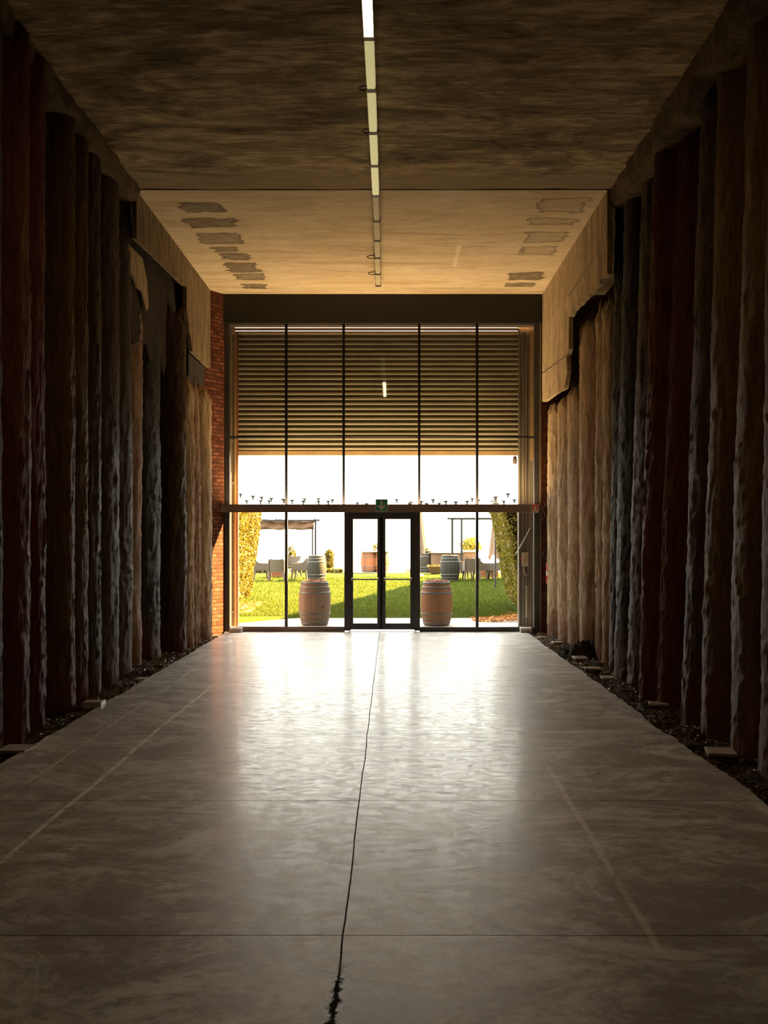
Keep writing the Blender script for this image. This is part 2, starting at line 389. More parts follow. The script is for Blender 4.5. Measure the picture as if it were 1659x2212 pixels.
M['head'] = simple('charcoal_panel', (0.0108, 0.0113, 0.0113), (0.0162, 0.0157, 0.0140), 1.2, rough=0.6)
M['mullion'] = simple('black_steel', (0.010, 0.009, 0.010), (0.012, 0.011, 0.012), 3, rough=0.6, spec=0.1)
M['transom'] = simple('brown_steel', (0.2470, 0.1612, 0.1092), (0.1560, 0.1170, 0.0988), 1.5, sv=(1, 1, 3), rough=0.45)
M['glass'] = glass_mat()
M['steel'] = simple('brushed_steel', (0.5, 0.48, 0.45), rough=0.3, metal=1.0)
M['slat'] = simple('grey_green_shutter_slat', (0.2970, 0.2558, 0.1815), (0.2310, 0.1980, 0.1402), 2.5, sv=(0.3, 1, 1), rough=0.42, metal=0.2)
M['cream'] = simple('cream_metal', (0.4250, 0.2700, 0.1320), (0.3570, 0.2175, 0.1020), 3, sv=(1, 1, 0.4), rough=0.55)
M['rail'] = simple('weathered_guide_metal', (0.26, 0.19, 0.12), (0.36, 0.28, 0.19), 2.2, sv=(3, 3, 0.3), rough=0.6, bump=0.2)
M['orange'] = simple('rusty_orange_edge', (0.32, 0.07, 0.02), (0.25, 0.07, 0.02), 4, rough=0.6)
M['timber'] = simple('weathered_grey_timber', (0.2550, 0.2025, 0.1500), (0.1125, 0.0900, 0.0705), 2.0, sv=(7, 7, 0.35), rough=0.8, bump=0.6)
M['fac'] = simple('facade_render', (0.30, 0.22, 0.14), (0.24, 0.17, 0.11), 2, rough=0.9)
M['white'] = simple('white_plastic', (0.62, 0.60, 0.56), (0.56, 0.54, 0.5), 4, rough=0.5)
M['beige'] = simple('beige_plastic', (0.4320, 0.3420, 0.2070), (0.3780, 0.2970, 0.1800), 4, rough=0.5)
M['green'] = simple('sign_green', (0.0300, 0.2550, 0.1650), (0.0300, 0.2400, 0.1500), 4, rough=0.5)
M['signwhite'] = simple('sign_white', (0.62, 0.55, 0.48), (0.58, 0.51, 0.45), 4, rough=0.5)
M['red'] = simple('signal_red', (0.60, 0.03, 0.02), (0.5, 0.02, 0.015), 4, rough=0.35)
M['black'] = simple('black_rubber', (0.012, 0.012, 0.012), (0.02, 0.02, 0.02), 6, rough=0.5)
M['dirt'] = NT('dry_dark_soil')
def dirt():
    t = M['dirt']; a = t.noise(3, 8, 0.7); b = t.noise(28, 6, 0.75)
    col = t.ramp(b, [(0.35, (0.018, 0.011, 0.007)), (0.55, (0.075, 0.045, 0.025)), (0.72, (0.20, 0.14, 0.09))])
    t.bump(t.math('ADD', a, b), 1.0, 0.05); M['dirt'] = t.done(col, 0.8, 0, 0.4)
dirt()
M['debris'] = leaf_mat('leaf_litter', [(0.2520, 0.0845, 0.0284), (0.4410, 0.1811, 0.0662), (0.1417, 0.0544, 0.0189), (0.6300, 0.3622, 0.1701)], 0.6)
M['litter_in'] = leaf_mat('soil_flakes', [(0.0450, 0.0240, 0.0125), (0.0975, 0.0540, 0.0250), (0.0263, 0.0132, 0.0070), (0.2250, 0.1440, 0.0850)], 0.45)
M['stone'] = simple('pale_stone_tile', (0.42, 0.38, 0.33), (0.33, 0.30, 0.26), 8, rough=0.35)
M['patio'] = simple('sunny_concrete_paving', (0.52, 0.47, 0.41), (0.46, 0.41, 0.35), 1.5, rough=0.9, spec=0.1)
M['terrace'] = simple('pale_terrace_paving', (0.4, 0.38, 0.34), (0.36, 0.34, 0.3), 1.5, rough=0.9, spec=0.1)
M['lawn'] = lawn_mat()
M['blade'] = leaf_mat('grass_blade', [(0.0415, 0.0766, 0.0042), (0.0705, 0.1021, 0.0070), (0.0291, 0.0562, 0.0035), (0.0996, 0.1225, 0.0139)], 0.7)
M['hedgeleafR'] = leaf_mat('hedge_leaf', [(0.1134, 0.1134, 0.0180), (0.2117, 0.1890, 0.0302), (0.0605, 0.0680, 0.0151), (0.3024, 0.2570, 0.0529)], 0.5)
M['hedgeleafL'] = leaf_mat('sunny_hedge_leaf', [(0.0764, 0.0706, 0.0118), (0.1294, 0.1058, 0.0165), (0.0412, 0.0412, 0.0095), (0.1764, 0.1411, 0.0258)], 0.5)
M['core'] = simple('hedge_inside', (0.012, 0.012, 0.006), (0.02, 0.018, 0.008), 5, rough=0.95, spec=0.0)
M['twig'] = simple('brown_twig', (0.05, 0.03, 0.018), (0.03, 0.02, 0.012), 9, rough=0.9)
M['oak'] = wood_barrel_mat('new_oak_staves', (0.1500, 0.0675, 0.0280), (0.2000, 0.0945, 0.0400), (0.0750, 0.0378, 0.0192))
M['oakgrey'] = wood_barrel_mat('pinkish_grey_staves', (0.1148, 0.0723, 0.0467), (0.1530, 0.0978, 0.0638), (0.0510, 0.0382, 0.0306))
M['greywood'] = wood_barrel_mat('weathered_grey_staves', (0.0174, 0.0174, 0.0142), (0.0256, 0.0246, 0.0198), (0.0082, 0.0082, 0.0071))
M['brownwood'] = wood_barrel_mat('brown_staves', (0.1100, 0.0440, 0.0198), (0.1760, 0.0770, 0.0385), (0.0440, 0.0220, 0.0110))
M['hoop'] = simple('galvanised_hoop', (0.0880, 0.0880, 0.0840), (0.0600, 0.0600, 0.0576), 6, rough=0.45, metal=0.5)
M['cork'] = leaf_mat('cork', [(0.4224, 0.2400, 0.1920), (0.6336, 0.3750, 0.2880), (0.2816, 0.1350, 0.1120)], 0.8)
M['chair'] = simple('taupe_moulded_plastic', (0.0833, 0.0655, 0.0486), (0.0762, 0.0592, 0.0442), 3, rough=0.6)
M['pergola'] = simple('anthracite_steel', (0.022, 0.020, 0.026), (0.018, 0.017, 0.02), 5, rough=0.5)
M['canvas'] = simple('brown_canvas', (0.1265, 0.0682, 0.0396), (0.0880, 0.0495, 0.0297), 6, sv=(0.6, 1, 4), rough=0.95, bump=0.4)
M['parasol'] = simple('sand_parasol_cloth', (0.1820, 0.1365, 0.1040), (0.1560, 0.1105, 0.0806), 4, sv=(6, 6, 0.5), rough=0.95)
M['counter'] = plank_mat('counter_planks', (0.0700, 0.0500, 0.0380), (0.1200, 0.0900, 0.0680), 0.13)
M['crate'] = plank_mat('crate_planks', (0.1500, 0.0550, 0.0250), (0.2200, 0.1000, 0.0500), 0.11, 2)
M['planter'] = simple('old_copper_planter', (0.0450, 0.0413, 0.0225), (0.0975, 0.0450, 0.0188), 7, rough=0.7)
M['housing'] = simple('galvanised_batten', (0.30, 0.26, 0.19), (0.22, 0.19, 0.135), 5, sv=(1, 6, 1), rough=0.45, metal=0.3)
M['diffuser'] = simple('ribbed_diffuser', (0.8060, 0.7150, 0.4680), (0.5460, 0.4680, 0.2860), 3, sv=(0.5, 12, 1), rough=0.35)
M['lit'] = emit_mat('lit_tube_cover', (1.0, 0.68, 0.34), 52.0)
M['lit_box'] = simple('battens_dark', (0.02, 0.018, 0.015), rough=0.6)
M['bulb'] = simple('dark_lamp_holder', (0.02, 0.02, 0.03), rough=0.6)

# ------------------------------------------------------------------ setting: floor
YG = 21.74          # plane of the glass front
mb = MB(); nz_ = 220; YA, YB = -7.0, 21.68
vs = []
for i in range(nz_+1):
    y = YA+(YB-YA)*i/nz_
    jl = 0.05*(noise.noise(Vector((y*1.7, 3.1, 0))))+0.03*noise.noise(Vector((y*7, 9.1, 0)))
    jr = 0.035*(noise.noise(Vector((y*1.4, 7.7, 0))))+0.035*noise.noise(Vector((y*8, 2.1, 0)))
    if 10.2 < y < 11.6: jr -= 0.05*math.sin((y-10.2)/1.4*math.pi)
    vs.append((-3.42+jl, 2.80+jr, y))
v = []; f = []
for l, r, y in vs: v += [(l, y, 0), (r, y, 0), (l-0.01, y, -0.14), (r+0.01, y, -0.14)]
for i in range(nz_):
    a = i*4; b = a+4
    f += [(a, a+1, b+1, b), (a+2, a, b, b+2), (a+1, a+3, b+3, b+1), (a+3, a+2, b+2, b+3)]
f += [(0, 2, 3, 1), (nz_*4, nz_*4+1, nz_*4+3, nz_*4+2)]
mb.add(v, f); struct(mb.build('floor', M['floor']))

def grid_mesh(x0, x1, y0, y1, nx, ny, zf):
    mb = MB(); v = []; f = []
    for j in range(ny+1):
        for i in range(nx+1):
            x = x0+(x1-x0)*i/nx; y = y0+(y1-y0)*j/ny; v.append((x, y, zf(x, y)))
    for j in range(ny):
        for i in range(nx):
            a = j*(nx+1)+i; f.append((a, a+1, a+nx+2, a+nx+1))
    return mb.add(v, f)
def fb(x, y, z=0.0, o=4):
    s = 0; a = 1; fr = 1
    for k in range(o): s += a*noise.noise(Vector((x*fr, y*fr, z*fr+k*7.3))); a *= 0.5; fr *= 2.1
    return s
# earth strips left and right of the slab
def earthL(x, y): return -0.06+0.05*fb(x*3, y*3, 1)+0.10*max(0, (-3.55-x))
def earthR(x, y): return -0.06+0.05*fb(x*3, y*3, 5)+0.10*max(0, (x-2.95))
o = grid_mesh(-5.0, -3.36, -7, 21.9, 22, 420, earthL).build('ground', M['dirt'], smooth=True); struct(o); o.name = 'ground_left'
o = grid_mesh(2.72, 4.45, -7, 21.9, 22, 420, earthR).build('ground', M['dirt'], smooth=True); struct(o); o.name = 'ground_right'
def litter(name, label, x0, x1, y0, y1, zf, n, mat, size, seed, cat='leaf litter'):
    r = random.Random(seed); mb = MB()
    for k in range(n):
        x = r.uniform(x0, x1); y = r.uniform(y0, y1); z = zf(x, y)+0.012
        s = size*r.uniform(0.5, 1.5); a = r.uniform(0, 6.28)
        u = Vector((math.cos(a), math.sin(a), r.uniform(-0.5, 0.5)))*s; w = Vector((-math.sin(a), math.cos(a), r.uniform(-0.5, 0.5)))*s*0.45
        p = Vector((x, y, z)); up = Vector((0, 0, s*0.25))
        mb.add([p-u, p-w+up, p+u, p+w+up], [(0, 1, 2, 3)])
    return tag(mb.build(name, mat), label, cat, kind='stuff')
litter('soil_debris', 'loose dark earth crumbs and dry flakes along the foot of the left piles', -4.0, -3.40, 5, 21.1, earthL, 9000, M['litter_in'], 0.03, 3, 'debris')
litter('soil_debris', 'loose dark earth crumbs and dry flakes along the foot of the right piles', 2.82, 3.5, 5, 21.5, earthR, 9000, M['litter_in'], 0.03, 4, 'debris')

# ------------------------------------------------------------------ ceiling, side walls, end wall
cr = structroot('ceiling')
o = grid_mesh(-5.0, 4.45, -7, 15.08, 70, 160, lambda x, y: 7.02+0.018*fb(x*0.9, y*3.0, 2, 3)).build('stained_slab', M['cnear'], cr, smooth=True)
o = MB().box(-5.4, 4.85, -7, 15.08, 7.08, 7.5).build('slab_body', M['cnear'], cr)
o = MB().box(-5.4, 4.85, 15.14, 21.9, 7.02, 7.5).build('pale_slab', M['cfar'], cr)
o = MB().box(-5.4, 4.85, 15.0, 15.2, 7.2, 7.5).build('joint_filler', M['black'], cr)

struct(MB().box(-5.4, -5.0, -7, 22.0, -0.3, 7.3).build('wall_left', M['shot']))
struct(MB().box(4.45, 4.85, -7, 22.0, -0.3, 7.3).build('wall_right', M['shot']))
struct(MB().box(-5.4, 4.85, -7.3, -7.0, -0.3, 7.5).build('wall_back', M['shot']))

def ragged(p, q, n, amp, seed):
    out = []
    for i in range(n):
        t = i/n; a = p[0]+(q[0]-p[0])*t; b = p[1]+(q[1]-p[1])*t
        if i: b += amp*noise.noise(Vector((a*3.3, seed, 0)))+amp*0.6*noise.noise(Vector((a*11, seed, 4)))
        out.append((a, b))
    return out
# left concrete wall beam
poly = [(15.14, 7.02), (15.14, 6.32)]+ragged((15.2, 6.32), (18.84, 6.50), 16, 0.02, 1.3)+[(18.84, 6.50)]+ragged((18.84, 6.1), (19.4, 5.43), 5, 0.05, 2.1)+[(19.4, 5.43), (21.9, 5.42), (21.9, 7.02)]
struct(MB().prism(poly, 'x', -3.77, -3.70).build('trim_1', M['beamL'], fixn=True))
poly = [(15.14, 7.02), (15.14, 5.8)]+ragged((15.2, 5.80), (18.4, 5.86), 26, 0.07, 4.3)+[(18.4, 5.86), (18.42, 5.3), (18.66, 5.2), (18.6, 4.95), (18.85, 4.70)]+ragged((18.9, 4.68), (21.9, 4.78), 22, 0.05, 6.1)+[(21.9, 4.78), (21.9, 7.02)]
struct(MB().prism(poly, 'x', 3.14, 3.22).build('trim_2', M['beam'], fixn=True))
# ragged concrete haunch under the near slab on both sides
def cornice(name, xf, sgn, y0, y1, depth, seed):
    mb = MB(); n = 260; m = 7; v = []
    for i in range(n+1):
        y = y0+(y1-y0)*i/n
        for j in range(m+1):
            t = j/m
            dz = depth*t*(1+0.5*noise.noise(Vector((y*1.6, seed, 0))))
            out = 0.06*t*t+0.04*fb(y*2.2, t*2, seed)
            v.append((xf+sgn*(out-0.02+0.35*(t > 0.99)), y, 7.04-dz))
    f = [(i*(m+1)+j, i*(m+1)+j+1, (i+1)*(m+1)+j+1, (i+1)*(m+1)+j) for i in range(n) for j in range(m)]
    return struct(mb.add(v, f).build(name, M['cornice'], smooth=True))
cornice('trim_3', -3.66, -1, -7, 15.12, 0.24, 1.0)
cornice('trim_4', 3.20, 1, -7, 15.12, 0.34, 5.0)
# scored line and hanging plaster scar on the right beam
mb = MB()
for (a, b) in (((15.15, 6.32), (18.4, 6.24)), ((18.62, 5.22), (21.88, 5.38))):
    pts = [Vector((3.136, a[0]+(b[0]-a[0])*i/14, a[1]+(b[1]-a[1])*i/14+0.012*math.sin(i*2.1))) for i in range(15)]
    mb.tube(pts, 0.007, 5)
o = mb.build('construction_joint', M['black']); o.parent = bpy.data.objects['trim_2']
# grey sheet hanging below the left beam next to the glass
o = MB().prism([(19.55, 5.43), (21.72, 5.43), (21.72, 4.69), (20.9, 4.70), (19.9, 4.92), (19.55, 5.0)], 'x', -3.86, -3.80).build('hanging_panel', simple('grey_sheet', (0.045, 0.042, 0.036), (0.03, 0.028, 0.024), 1.5, rough=0.5), fixn=True, bevel=0.006)
tag(o, 'flat grey sheet hanging under the left concrete beam beside the brickwork', 'panel')
# pale old plaster under the left beam
mb = MB().prism([(15.2, 6.25), (15.2, 5.82), (15.45, 5.86), (15.7, 5.74), (16.0, 5.76), (16.3, 5.5), (16.45, 5.62), (16.35, 6.0), (16.05, 6.27)], 'x', -3.86, -3.83)
struct(mb.build('trim_5', M['beam'], fixn=True))
struct(MB().prism([(15.16, 6.6), (15.16, 4.9)]+ragged((15.3, 5.0), (19.4, 4.9), 16, .3, 3.3)+[(19.45, 6.6)], 'x', -3.98, -3.90).build('trim_7', M['shot'], fixn=True))  # dark ragged panel set back under the left beam

# ------------------------------------------------------------------ piles
def pile(px, typ, top, label, group, side, r=0.42, lean=0.0, xr=None, seed=0, name='concrete_pile', amp=1.0, y=None):
    xr = xr if xr is not None else (-3.68 if side < 0 else 3.20)
    if px is not None:
        d = Vector((px-CX, F)).normalized(); t = xr/d.x
        n = Vector((-d.y, d.x)) if side < 0 else Vector((d.y, -d.x))
        c = d*t+n*r
    else: c = Vector((xr+side*r, y))
    rows = int((top+0.3)/0.034); cols = 72
    v = []
    for j in range(rows+1):
        z = -0.3+(top+0.3)*j/rows
        for k in range(cols):
            a = 2*math.pi*k/cols; ca, sa = math.cos(a), math.sin(a)
            p = Vector((ca*1.1, sa*1.1, z*0.55+seed*5.7))
            dr = 0.022*fb(p.x, p.y, p.z*.7, 3)+0.014*fb(ca*4+seed, sa*4, z*2.8, 4)
            dr += 0.020*abs(noise.noise(Vector((ca*6+seed, sa*6, z*7))))+0.009*noise.noise(Vector((ca*14+seed, sa*14, z*15)))
            if j % 11 == 0: pass
            rr = r+amp*dr
            zz_ = z
            if top < 6.9:
                q = max(0, (z-(top-0.3))/0.3); rr *= 1-0.35*q*q+0.3*q*noise.noise(Vector((ca*3, sa*3, seed+zz_*3)))
            zz = z+(0.35*noise.noise(Vector((ca*2.5, sa*2.5, seed))) if (top < 6.9 and j == rows) else 0)
            v.append((rr*ca+lean*side*(z/6.0), rr*sa, zz))
    f = [(j*cols+k, j*cols+(k+1)%cols, (j+1)*cols+(k+1)%cols, (j+1)*cols+k) for j in range(rows) for k in range(cols)]
    f.append(tuple(rows*cols+k for k in range(cols)))
    o = MB().add(v, f).build(name, PM[typ], smooth=True, loc=(c.x, c.y, 0))
    return tag(o, label, 'pile', group)
GL = 'rough concrete piles standing along the left wall'; GR = 'rough concrete piles standing along the right wall'
ordn = ['first', 'second', 'third', 'fourth', 'fifth', 'sixth', 'seventh', 'eighth', 'ninth', 'tenth', 'eleventh', 'twelfth', 'thirteenth', 'fourteenth', 'fifteenth', 'sixteenth', 'seventeenth', 'eighteenth', 'nineteenth']
adj = {'tan': 'pale tan', 'pink': 'pinkish tan', 'black': 'shade-darkened', 'dark': 'dark brown-grey', 'olive': 'olive-brown', 'red': 'red-brown', 'deep': 'deep red'}
# (rim pixel at the foot, colour, top, radius, x of the rim)
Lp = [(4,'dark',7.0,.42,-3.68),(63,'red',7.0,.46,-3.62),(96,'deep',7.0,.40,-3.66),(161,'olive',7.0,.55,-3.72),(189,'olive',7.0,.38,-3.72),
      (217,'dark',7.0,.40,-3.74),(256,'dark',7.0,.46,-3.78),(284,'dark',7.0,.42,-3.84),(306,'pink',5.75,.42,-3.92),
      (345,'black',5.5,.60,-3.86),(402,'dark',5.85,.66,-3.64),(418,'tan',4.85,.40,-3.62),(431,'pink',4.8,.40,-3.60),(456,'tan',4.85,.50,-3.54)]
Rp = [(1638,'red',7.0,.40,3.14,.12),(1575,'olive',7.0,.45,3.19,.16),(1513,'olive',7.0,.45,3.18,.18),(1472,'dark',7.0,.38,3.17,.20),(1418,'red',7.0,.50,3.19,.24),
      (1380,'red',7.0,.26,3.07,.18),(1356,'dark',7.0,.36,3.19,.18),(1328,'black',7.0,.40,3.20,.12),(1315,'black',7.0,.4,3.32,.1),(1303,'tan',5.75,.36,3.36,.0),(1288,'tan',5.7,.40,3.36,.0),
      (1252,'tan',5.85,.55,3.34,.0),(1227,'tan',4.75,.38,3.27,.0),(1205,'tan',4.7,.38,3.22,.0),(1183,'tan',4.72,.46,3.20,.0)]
def fit(Ls, side):
    D = [F*e[4]/(e[0]-CX) for e in Ls]; out = []
    for i, e in enumerate(Ls):
        g = [abs(D[i]-D[j])+abs(e[4]-Ls[j][4])*.3 for j in (i-1, i+1) if 0 <= j < len(Ls)]
        out.append((*e[:3], max(.21, min(.62 if i < len(Ls)-1 else .37, .52*min(g))), *e[4:]))
    return out
Lp = fit(Lp, -1); Rp = fit(Rp, 1)
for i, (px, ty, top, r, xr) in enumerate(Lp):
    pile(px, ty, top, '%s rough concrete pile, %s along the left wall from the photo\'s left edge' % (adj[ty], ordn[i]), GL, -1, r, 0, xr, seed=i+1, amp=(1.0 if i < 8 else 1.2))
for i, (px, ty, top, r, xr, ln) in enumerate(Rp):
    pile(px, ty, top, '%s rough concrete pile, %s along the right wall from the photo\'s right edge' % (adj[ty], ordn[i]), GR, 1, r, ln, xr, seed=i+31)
# the row goes on beside the lens
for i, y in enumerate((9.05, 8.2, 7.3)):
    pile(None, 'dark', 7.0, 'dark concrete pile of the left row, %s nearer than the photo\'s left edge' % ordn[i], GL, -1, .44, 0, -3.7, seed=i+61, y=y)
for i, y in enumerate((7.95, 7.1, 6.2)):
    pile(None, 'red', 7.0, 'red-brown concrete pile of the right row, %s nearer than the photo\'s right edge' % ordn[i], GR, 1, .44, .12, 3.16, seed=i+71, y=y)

# soil heap between right piles
mb = MB(); v = []; n = 28
for j in range(13):
    for k in range(n):
        t = j/12; a = 2*math.pi*k/n; rr = (1-t)
        v.append((3.30+0.42*rr*math.cos(a)*(1+.25*fb(math.cos(a), math.sin(a), t)), 17.6+0.75*rr*math.sin(a), -0.1+0.30*math.sin(t*1.57)+0.17*fb(math.cos(a)*3, math.sin(a)*3, t*5)*(.3+.7*rr)))
f = [(j*n+k, j*n+(k+1)%n, (j+1)*n+(k+1)%n, (j+1)*n+k) for j in range(12) for k in range(n)]
tag(mb.add(v, f).build('soil_heap', simple('black_soil', (0.014, 0.010, 0.007), (0.035, 0.024, 0.015), 14, rough=0.95, bump=1.0, bd=0.05, spec=0.05), smooth=True), 'black heap of soil against the tan piles on the right, near the glass front', 'soil heap')

# pale flat tiles lying on the earth strips
tiles = [(37,1616,.30,'pale flat tile on the earth strip at the photo\'s left edge'),(203,1522,.22,'dark-faced block tile on the left earth strip, beside the slab edge','b'),
         (310,1460,.20,'pale tile on the left earth strip below the blackest pile'),(477,1372,.2,'pale tile on the left earth strip next to the brickwork'),
         (1557,1626,.26,'pale flat tile on the right earth strip, nearest to the lens on that side'),(1422,1522,.22,'pale tile on the right earth strip below the widest red-brown pile'),
         (1312,1461,.18,'small tile on the right earth strip below the shade-darkened piles'),(1280,1444,.24,'long thin pale tile on the right earth strip between the soil heap and black piles'),
         (1253,1421,.22,'pale tile on the right earth strip just in front of the soil heap'),(1204,1386,.20,'pale tile on the right earth strip behind the soil heap'),
         (1171,1374,.19,'pale tile on the right earth strip nearest to the glass front')]
for tl in tiles:
    p = onfloor(tl[0], tl[1]); w = tl[2]/2
    hgt = 0.09 if len(tl) > 4 else 0.03
    zf = earthL if p.x < 0 else earthR
    z0 = zf(p.x, p.y)-0.01
    rot = Matrix.Rotation(R.uniform(-0.2, 0.2), 3, 'Z')@Matrix.Rotation(R.uniform(-0.05, 0.05), 3, 'X')
    o = MB().box(p.x-w, p.x+w, p.y-w*1.2, p.y+w*1.2, 0.0, hgt, rot, Vector((p.x, p.y, 0))).build('stone_tile', M['stone'], bevel=0.004)
    o.location.z = z0+0.035
    tag(o, tl[3], 'tile', 'loose tiles on the earth strips')

# ------------------------------------------------------------------ far wall: brick returns and facade
wf = structroot('wall_far')
MB().prism([(-3.86, 21.06), (-3.475, 21.66), (-3.475, 22.12), (-5.0, 22.12), (-5.0, 21.06)], 'z', -0.3, 7.02).build('brick_return_left', M['brickL'], wf, fixn=True)
MB().box(3.10, 4.45, 21.72, 22.12, -0.3, 7.02).build('brick_return_right', M['brickD'], wf)
MB().box(-9, -3.40, 22.12, 22.22, -0.3, 9).build('facade_left', M['fac'], wf)
MB().box(3.2, 9, 22.12, 22.22, -0.3, 9).build('facade_right', M['fac'], wf)
MB().box(-9, 9, 21.86, 22.22, 6.44, 9).build('facade_top', M['fac'], wf)

# ------------------------------------------------------------------ glass front
def gx(px): return (px-CX)*YG/F
def gz(py): return H-(py-CY)*YG/F
w1 = structroot('window_1')
def bar(name, x0, x1, y0, y1, d0=-0.05, d1=0.05, mat=None, par=None, bev=0.004):
    return MB().box(gx(x0), gx(x1), YG+d0, YG+d1, gz(y1), gz(y0)).build(name, mat or M['frame'], par or w1, bevel=bev)
bar('head_panel', 483, 1168, 634, 700, -0.10, 0.05, M['head'])
bar('jamb', 486, 497, 700, 1364, -0.06, 0.06)
bar('jamb', 1153, 1165, 700, 1368, -0.06, 0.06)
bar('jamb_trim', 1165, 1168, 700, 1368, -0.08, -0.02, M['transom'])
bar('sill', 497, 745, 1353, 1366, -0.07, 0.06, M['transom'])
bar('sill', 906, 1153, 1354, 1367, -0.07, 0.06)
for x in (618.5, 742.5, 905.5, 1030.5): bar('mullion', x-2.6, x+2.6, 700, 1092, -0.05, 0.04, M['mullion'])
for x in (618.5, 1030.5): bar('mullion', x-3.0, x+3.0, 1105, 1354, -0.05, 0.04)
# thin curved rail across the upper panes
pts = []
for i in range(41):
    x = 497+(1153-497)*i/40; t = (x-825)/330
    pts.append(Vector((gx(x), YG-0.02, gz(941.5+3.5*t*t))))
MB().tube(pts, 0.022, 8).build('upper_rail', M['mullion'], w1)
# transom
bar('transom', 467, 1163, 1090, 1107, -0.16, -0.05, M['transom'])
bar('transom_bracket', 463, 470, 1078, 1120, -0.20, -0.06, M['transom'])
up = thing('added_fill_light', 'added fill light, a long slim strip along the top of the brown beam', 'uplight', (-.2, 21.60, 2.646))  # casing of the added fill lamp
MB().box(-3.02, 3.02, -.015, .03, -.01, .0035).build('housing', M['frame'], up)
ulo.parent = up; ulo.location = (0, 0.005, .0065)
panes = [(497,616,703,943),(621,740,703,943),(745,903,703,943),(908,1028,703,943),(1033,1153,703,943),
         (497,616,947,1090),(621,740,947,1090),(745,903,947,1090),(908,1028,947,1090),(1033,1153,947,1090),
         (497,616,1106,1353),(621,745,1106,1353),(906,1028,1106,1354),(1033,1153,1106,1354)]
for x0, x1, y0, y1 in panes:
    MB().box(gx(x0)-.01, gx(x1)+.01, YG-0.004, YG+0.004, gz(y1)-.01, gz(y0)+.01).build('pane', M['glass'], w1)
# door frame and the two leaves
df = structroot('door_3')
bar('door_frame', 744, 757.6, 1105, 1362, -0.07, 0.07, par=df)
bar('door_frame', 895, 907, 1105, 1362, -0.07, 0.07, par=df)
bar('door_head', 744, 907, 1105, 1116.6, -0.075, 0.07, par=df)
for nm, (a, b, g0, g1) in (('door_1', (757.4, 823.9, 763, 815)), ('door_2', (824.1, 895.2, 833, 886))):
    d = structroot(nm)
    bar('stile', a, g0, 1116.5, 1359.5, -0.05, 0.04, par=d); bar('stile', g1, b, 1116.5, 1359.5, -0.05, 0.04, par=d)
    bar('top_rail', g0, g1, 1116.2, 1121.5, -0.05, 0.04, par=d); bar('bottom_rail', g0, g1, 1346, 1359.5, -0.05, 0.04, par=d)
    MB().box(gx(g0)-.01, gx(g1)+.01, YG-.004, YG+.004, gz(1346)-.01, gz(1121)+.01).build('pane', M['glass'], d)
    z = gz(1251)
    MB().tube([(gx(g0)-0.03, YG-0.13, z), (gx(g1)+0.03, YG-0.13, z)], 0.014, 10).build('push_bar', M['black'], d)
    for gxx, s in ((g0, -1), (g1, 1)):
        MB().tube([(gx(gxx)+s*0.02, YG-0.05, z+0.03), (gx(gxx)+s*0.02, YG-0.13, z+0.02), (gx(gxx)+s*0.02, YG-0.145, z-0.02)], 0.016, 8).build('bar_bracket', M['steel'], d)
    MB().box(gx(b if nm == 'door_1' else a)-0.012, gx(b if nm == 'door_1' else a)+0.012, YG-0.055, YG-0.045, gz(1359), gz(1117)).build('meeting_seal', M['black'], d)
struct(MB().box(gx(752), gx(900), YG-0.06, YG+0.5, -0.02, 0.006).build('door_sill', M['stone'])).name = 'trim_6'

# exit sign
def polyobj(name, poly, y0, y1, m, par): return MB().prism(poly, 'y', y0, y1).build(name, m, par, fixn=True)
ex = thing('exit_sign', 'square green sign with a white down arrow above the glass doors', 'sign', (gx(824.5), YG-0.2, gz(1092)))
s = 0.128
polyobj('sign_border', [(-s, -s), (s, -s), (s, s), (-s, s)], 0.0, 0.03, M['signwhite'], ex)
g = s-0.012
polyobj('sign_face', [(-g, -g), (g, -g), (g, g), (-g, g)], -0.003, 0.001, M['green'], ex)
polyobj('arrow', [(-.022, .10), (.022, .10), (.022, -.03), (.075, .018), (.075, -.025), (0, -.10), (-.075, -.025), (-.075, .018), (-.022, -.03)], -0.006, -0.002, M['signwhite'], ex)
fs_ = thing('fire_sign', 'small red and white fire equipment sign at the right end of the brown beam', 'sign', (gx(1153), YG-0.18, gz(1099)))
polyobj('sign_board', [(-.065, -.088), (.065, -.088), (.065, .088), (-.065, .088)], 0.0, 0.012, M['signwhite'], fs_)
polyobj('red_field', [(-.055, -.035), (.055, -.035), (.055, .080), (-.055, .080)], -0.002, 0.001, M['red'], fs_)
polyobj('flame_symbol', [(-.026, -.025), (.026, -.025), (.026, .02), (.012, .045), (0, .062), (-.014, .04), (-.026, .02)], -0.004, -0.001, M['signwhite'], fs_)
MB().box(-.046, .046, -.002, .001, -.056, -.050).box(-.04, .04, -.002, .001, -.071, -.066).build('caption_lines', M['transom'], fs_)
# fire extinguisher
fe = thing('fire_extinguisher', 'red fire extinguisher on the dark brickwork right of the glass front', 'fire extinguisher', (3.27, 21.55, gz(1259)))
MB().lathe([(0.0, 0), (.062, 0), (.068, .02), (.068, .38), (.055, .43), (.02, .455), (.02, .47), (0, .47)], 24, cap=False).build('cylinder', M['red'], fe, smooth=True)
MB().box(-.03, .03, -.012, .012, .47, .50).box(-.05, .02, -.01, .01, .50, .515).build('valve', M['black'], fe)
MB().tube([(-.02, 0, .49)]+[(-.06-.07*math.sin(a), -.03, .50+.09-.09*math.cos(a)) for a in [i*math.pi/9 for i in range(10)]], 0.012, 8).build('hose', M['black'], fe)
MB().box(-.05, .05, .06, .10, .15, .42).build('wall_bracket', M['steel'], fe)
MB().lathe([(.0688, .16), (.0692, .17), (.0692, .25), (.0688, .26)], 24, cap=False).build('instruction_label', M['signwhite'], fe, smooth=True)
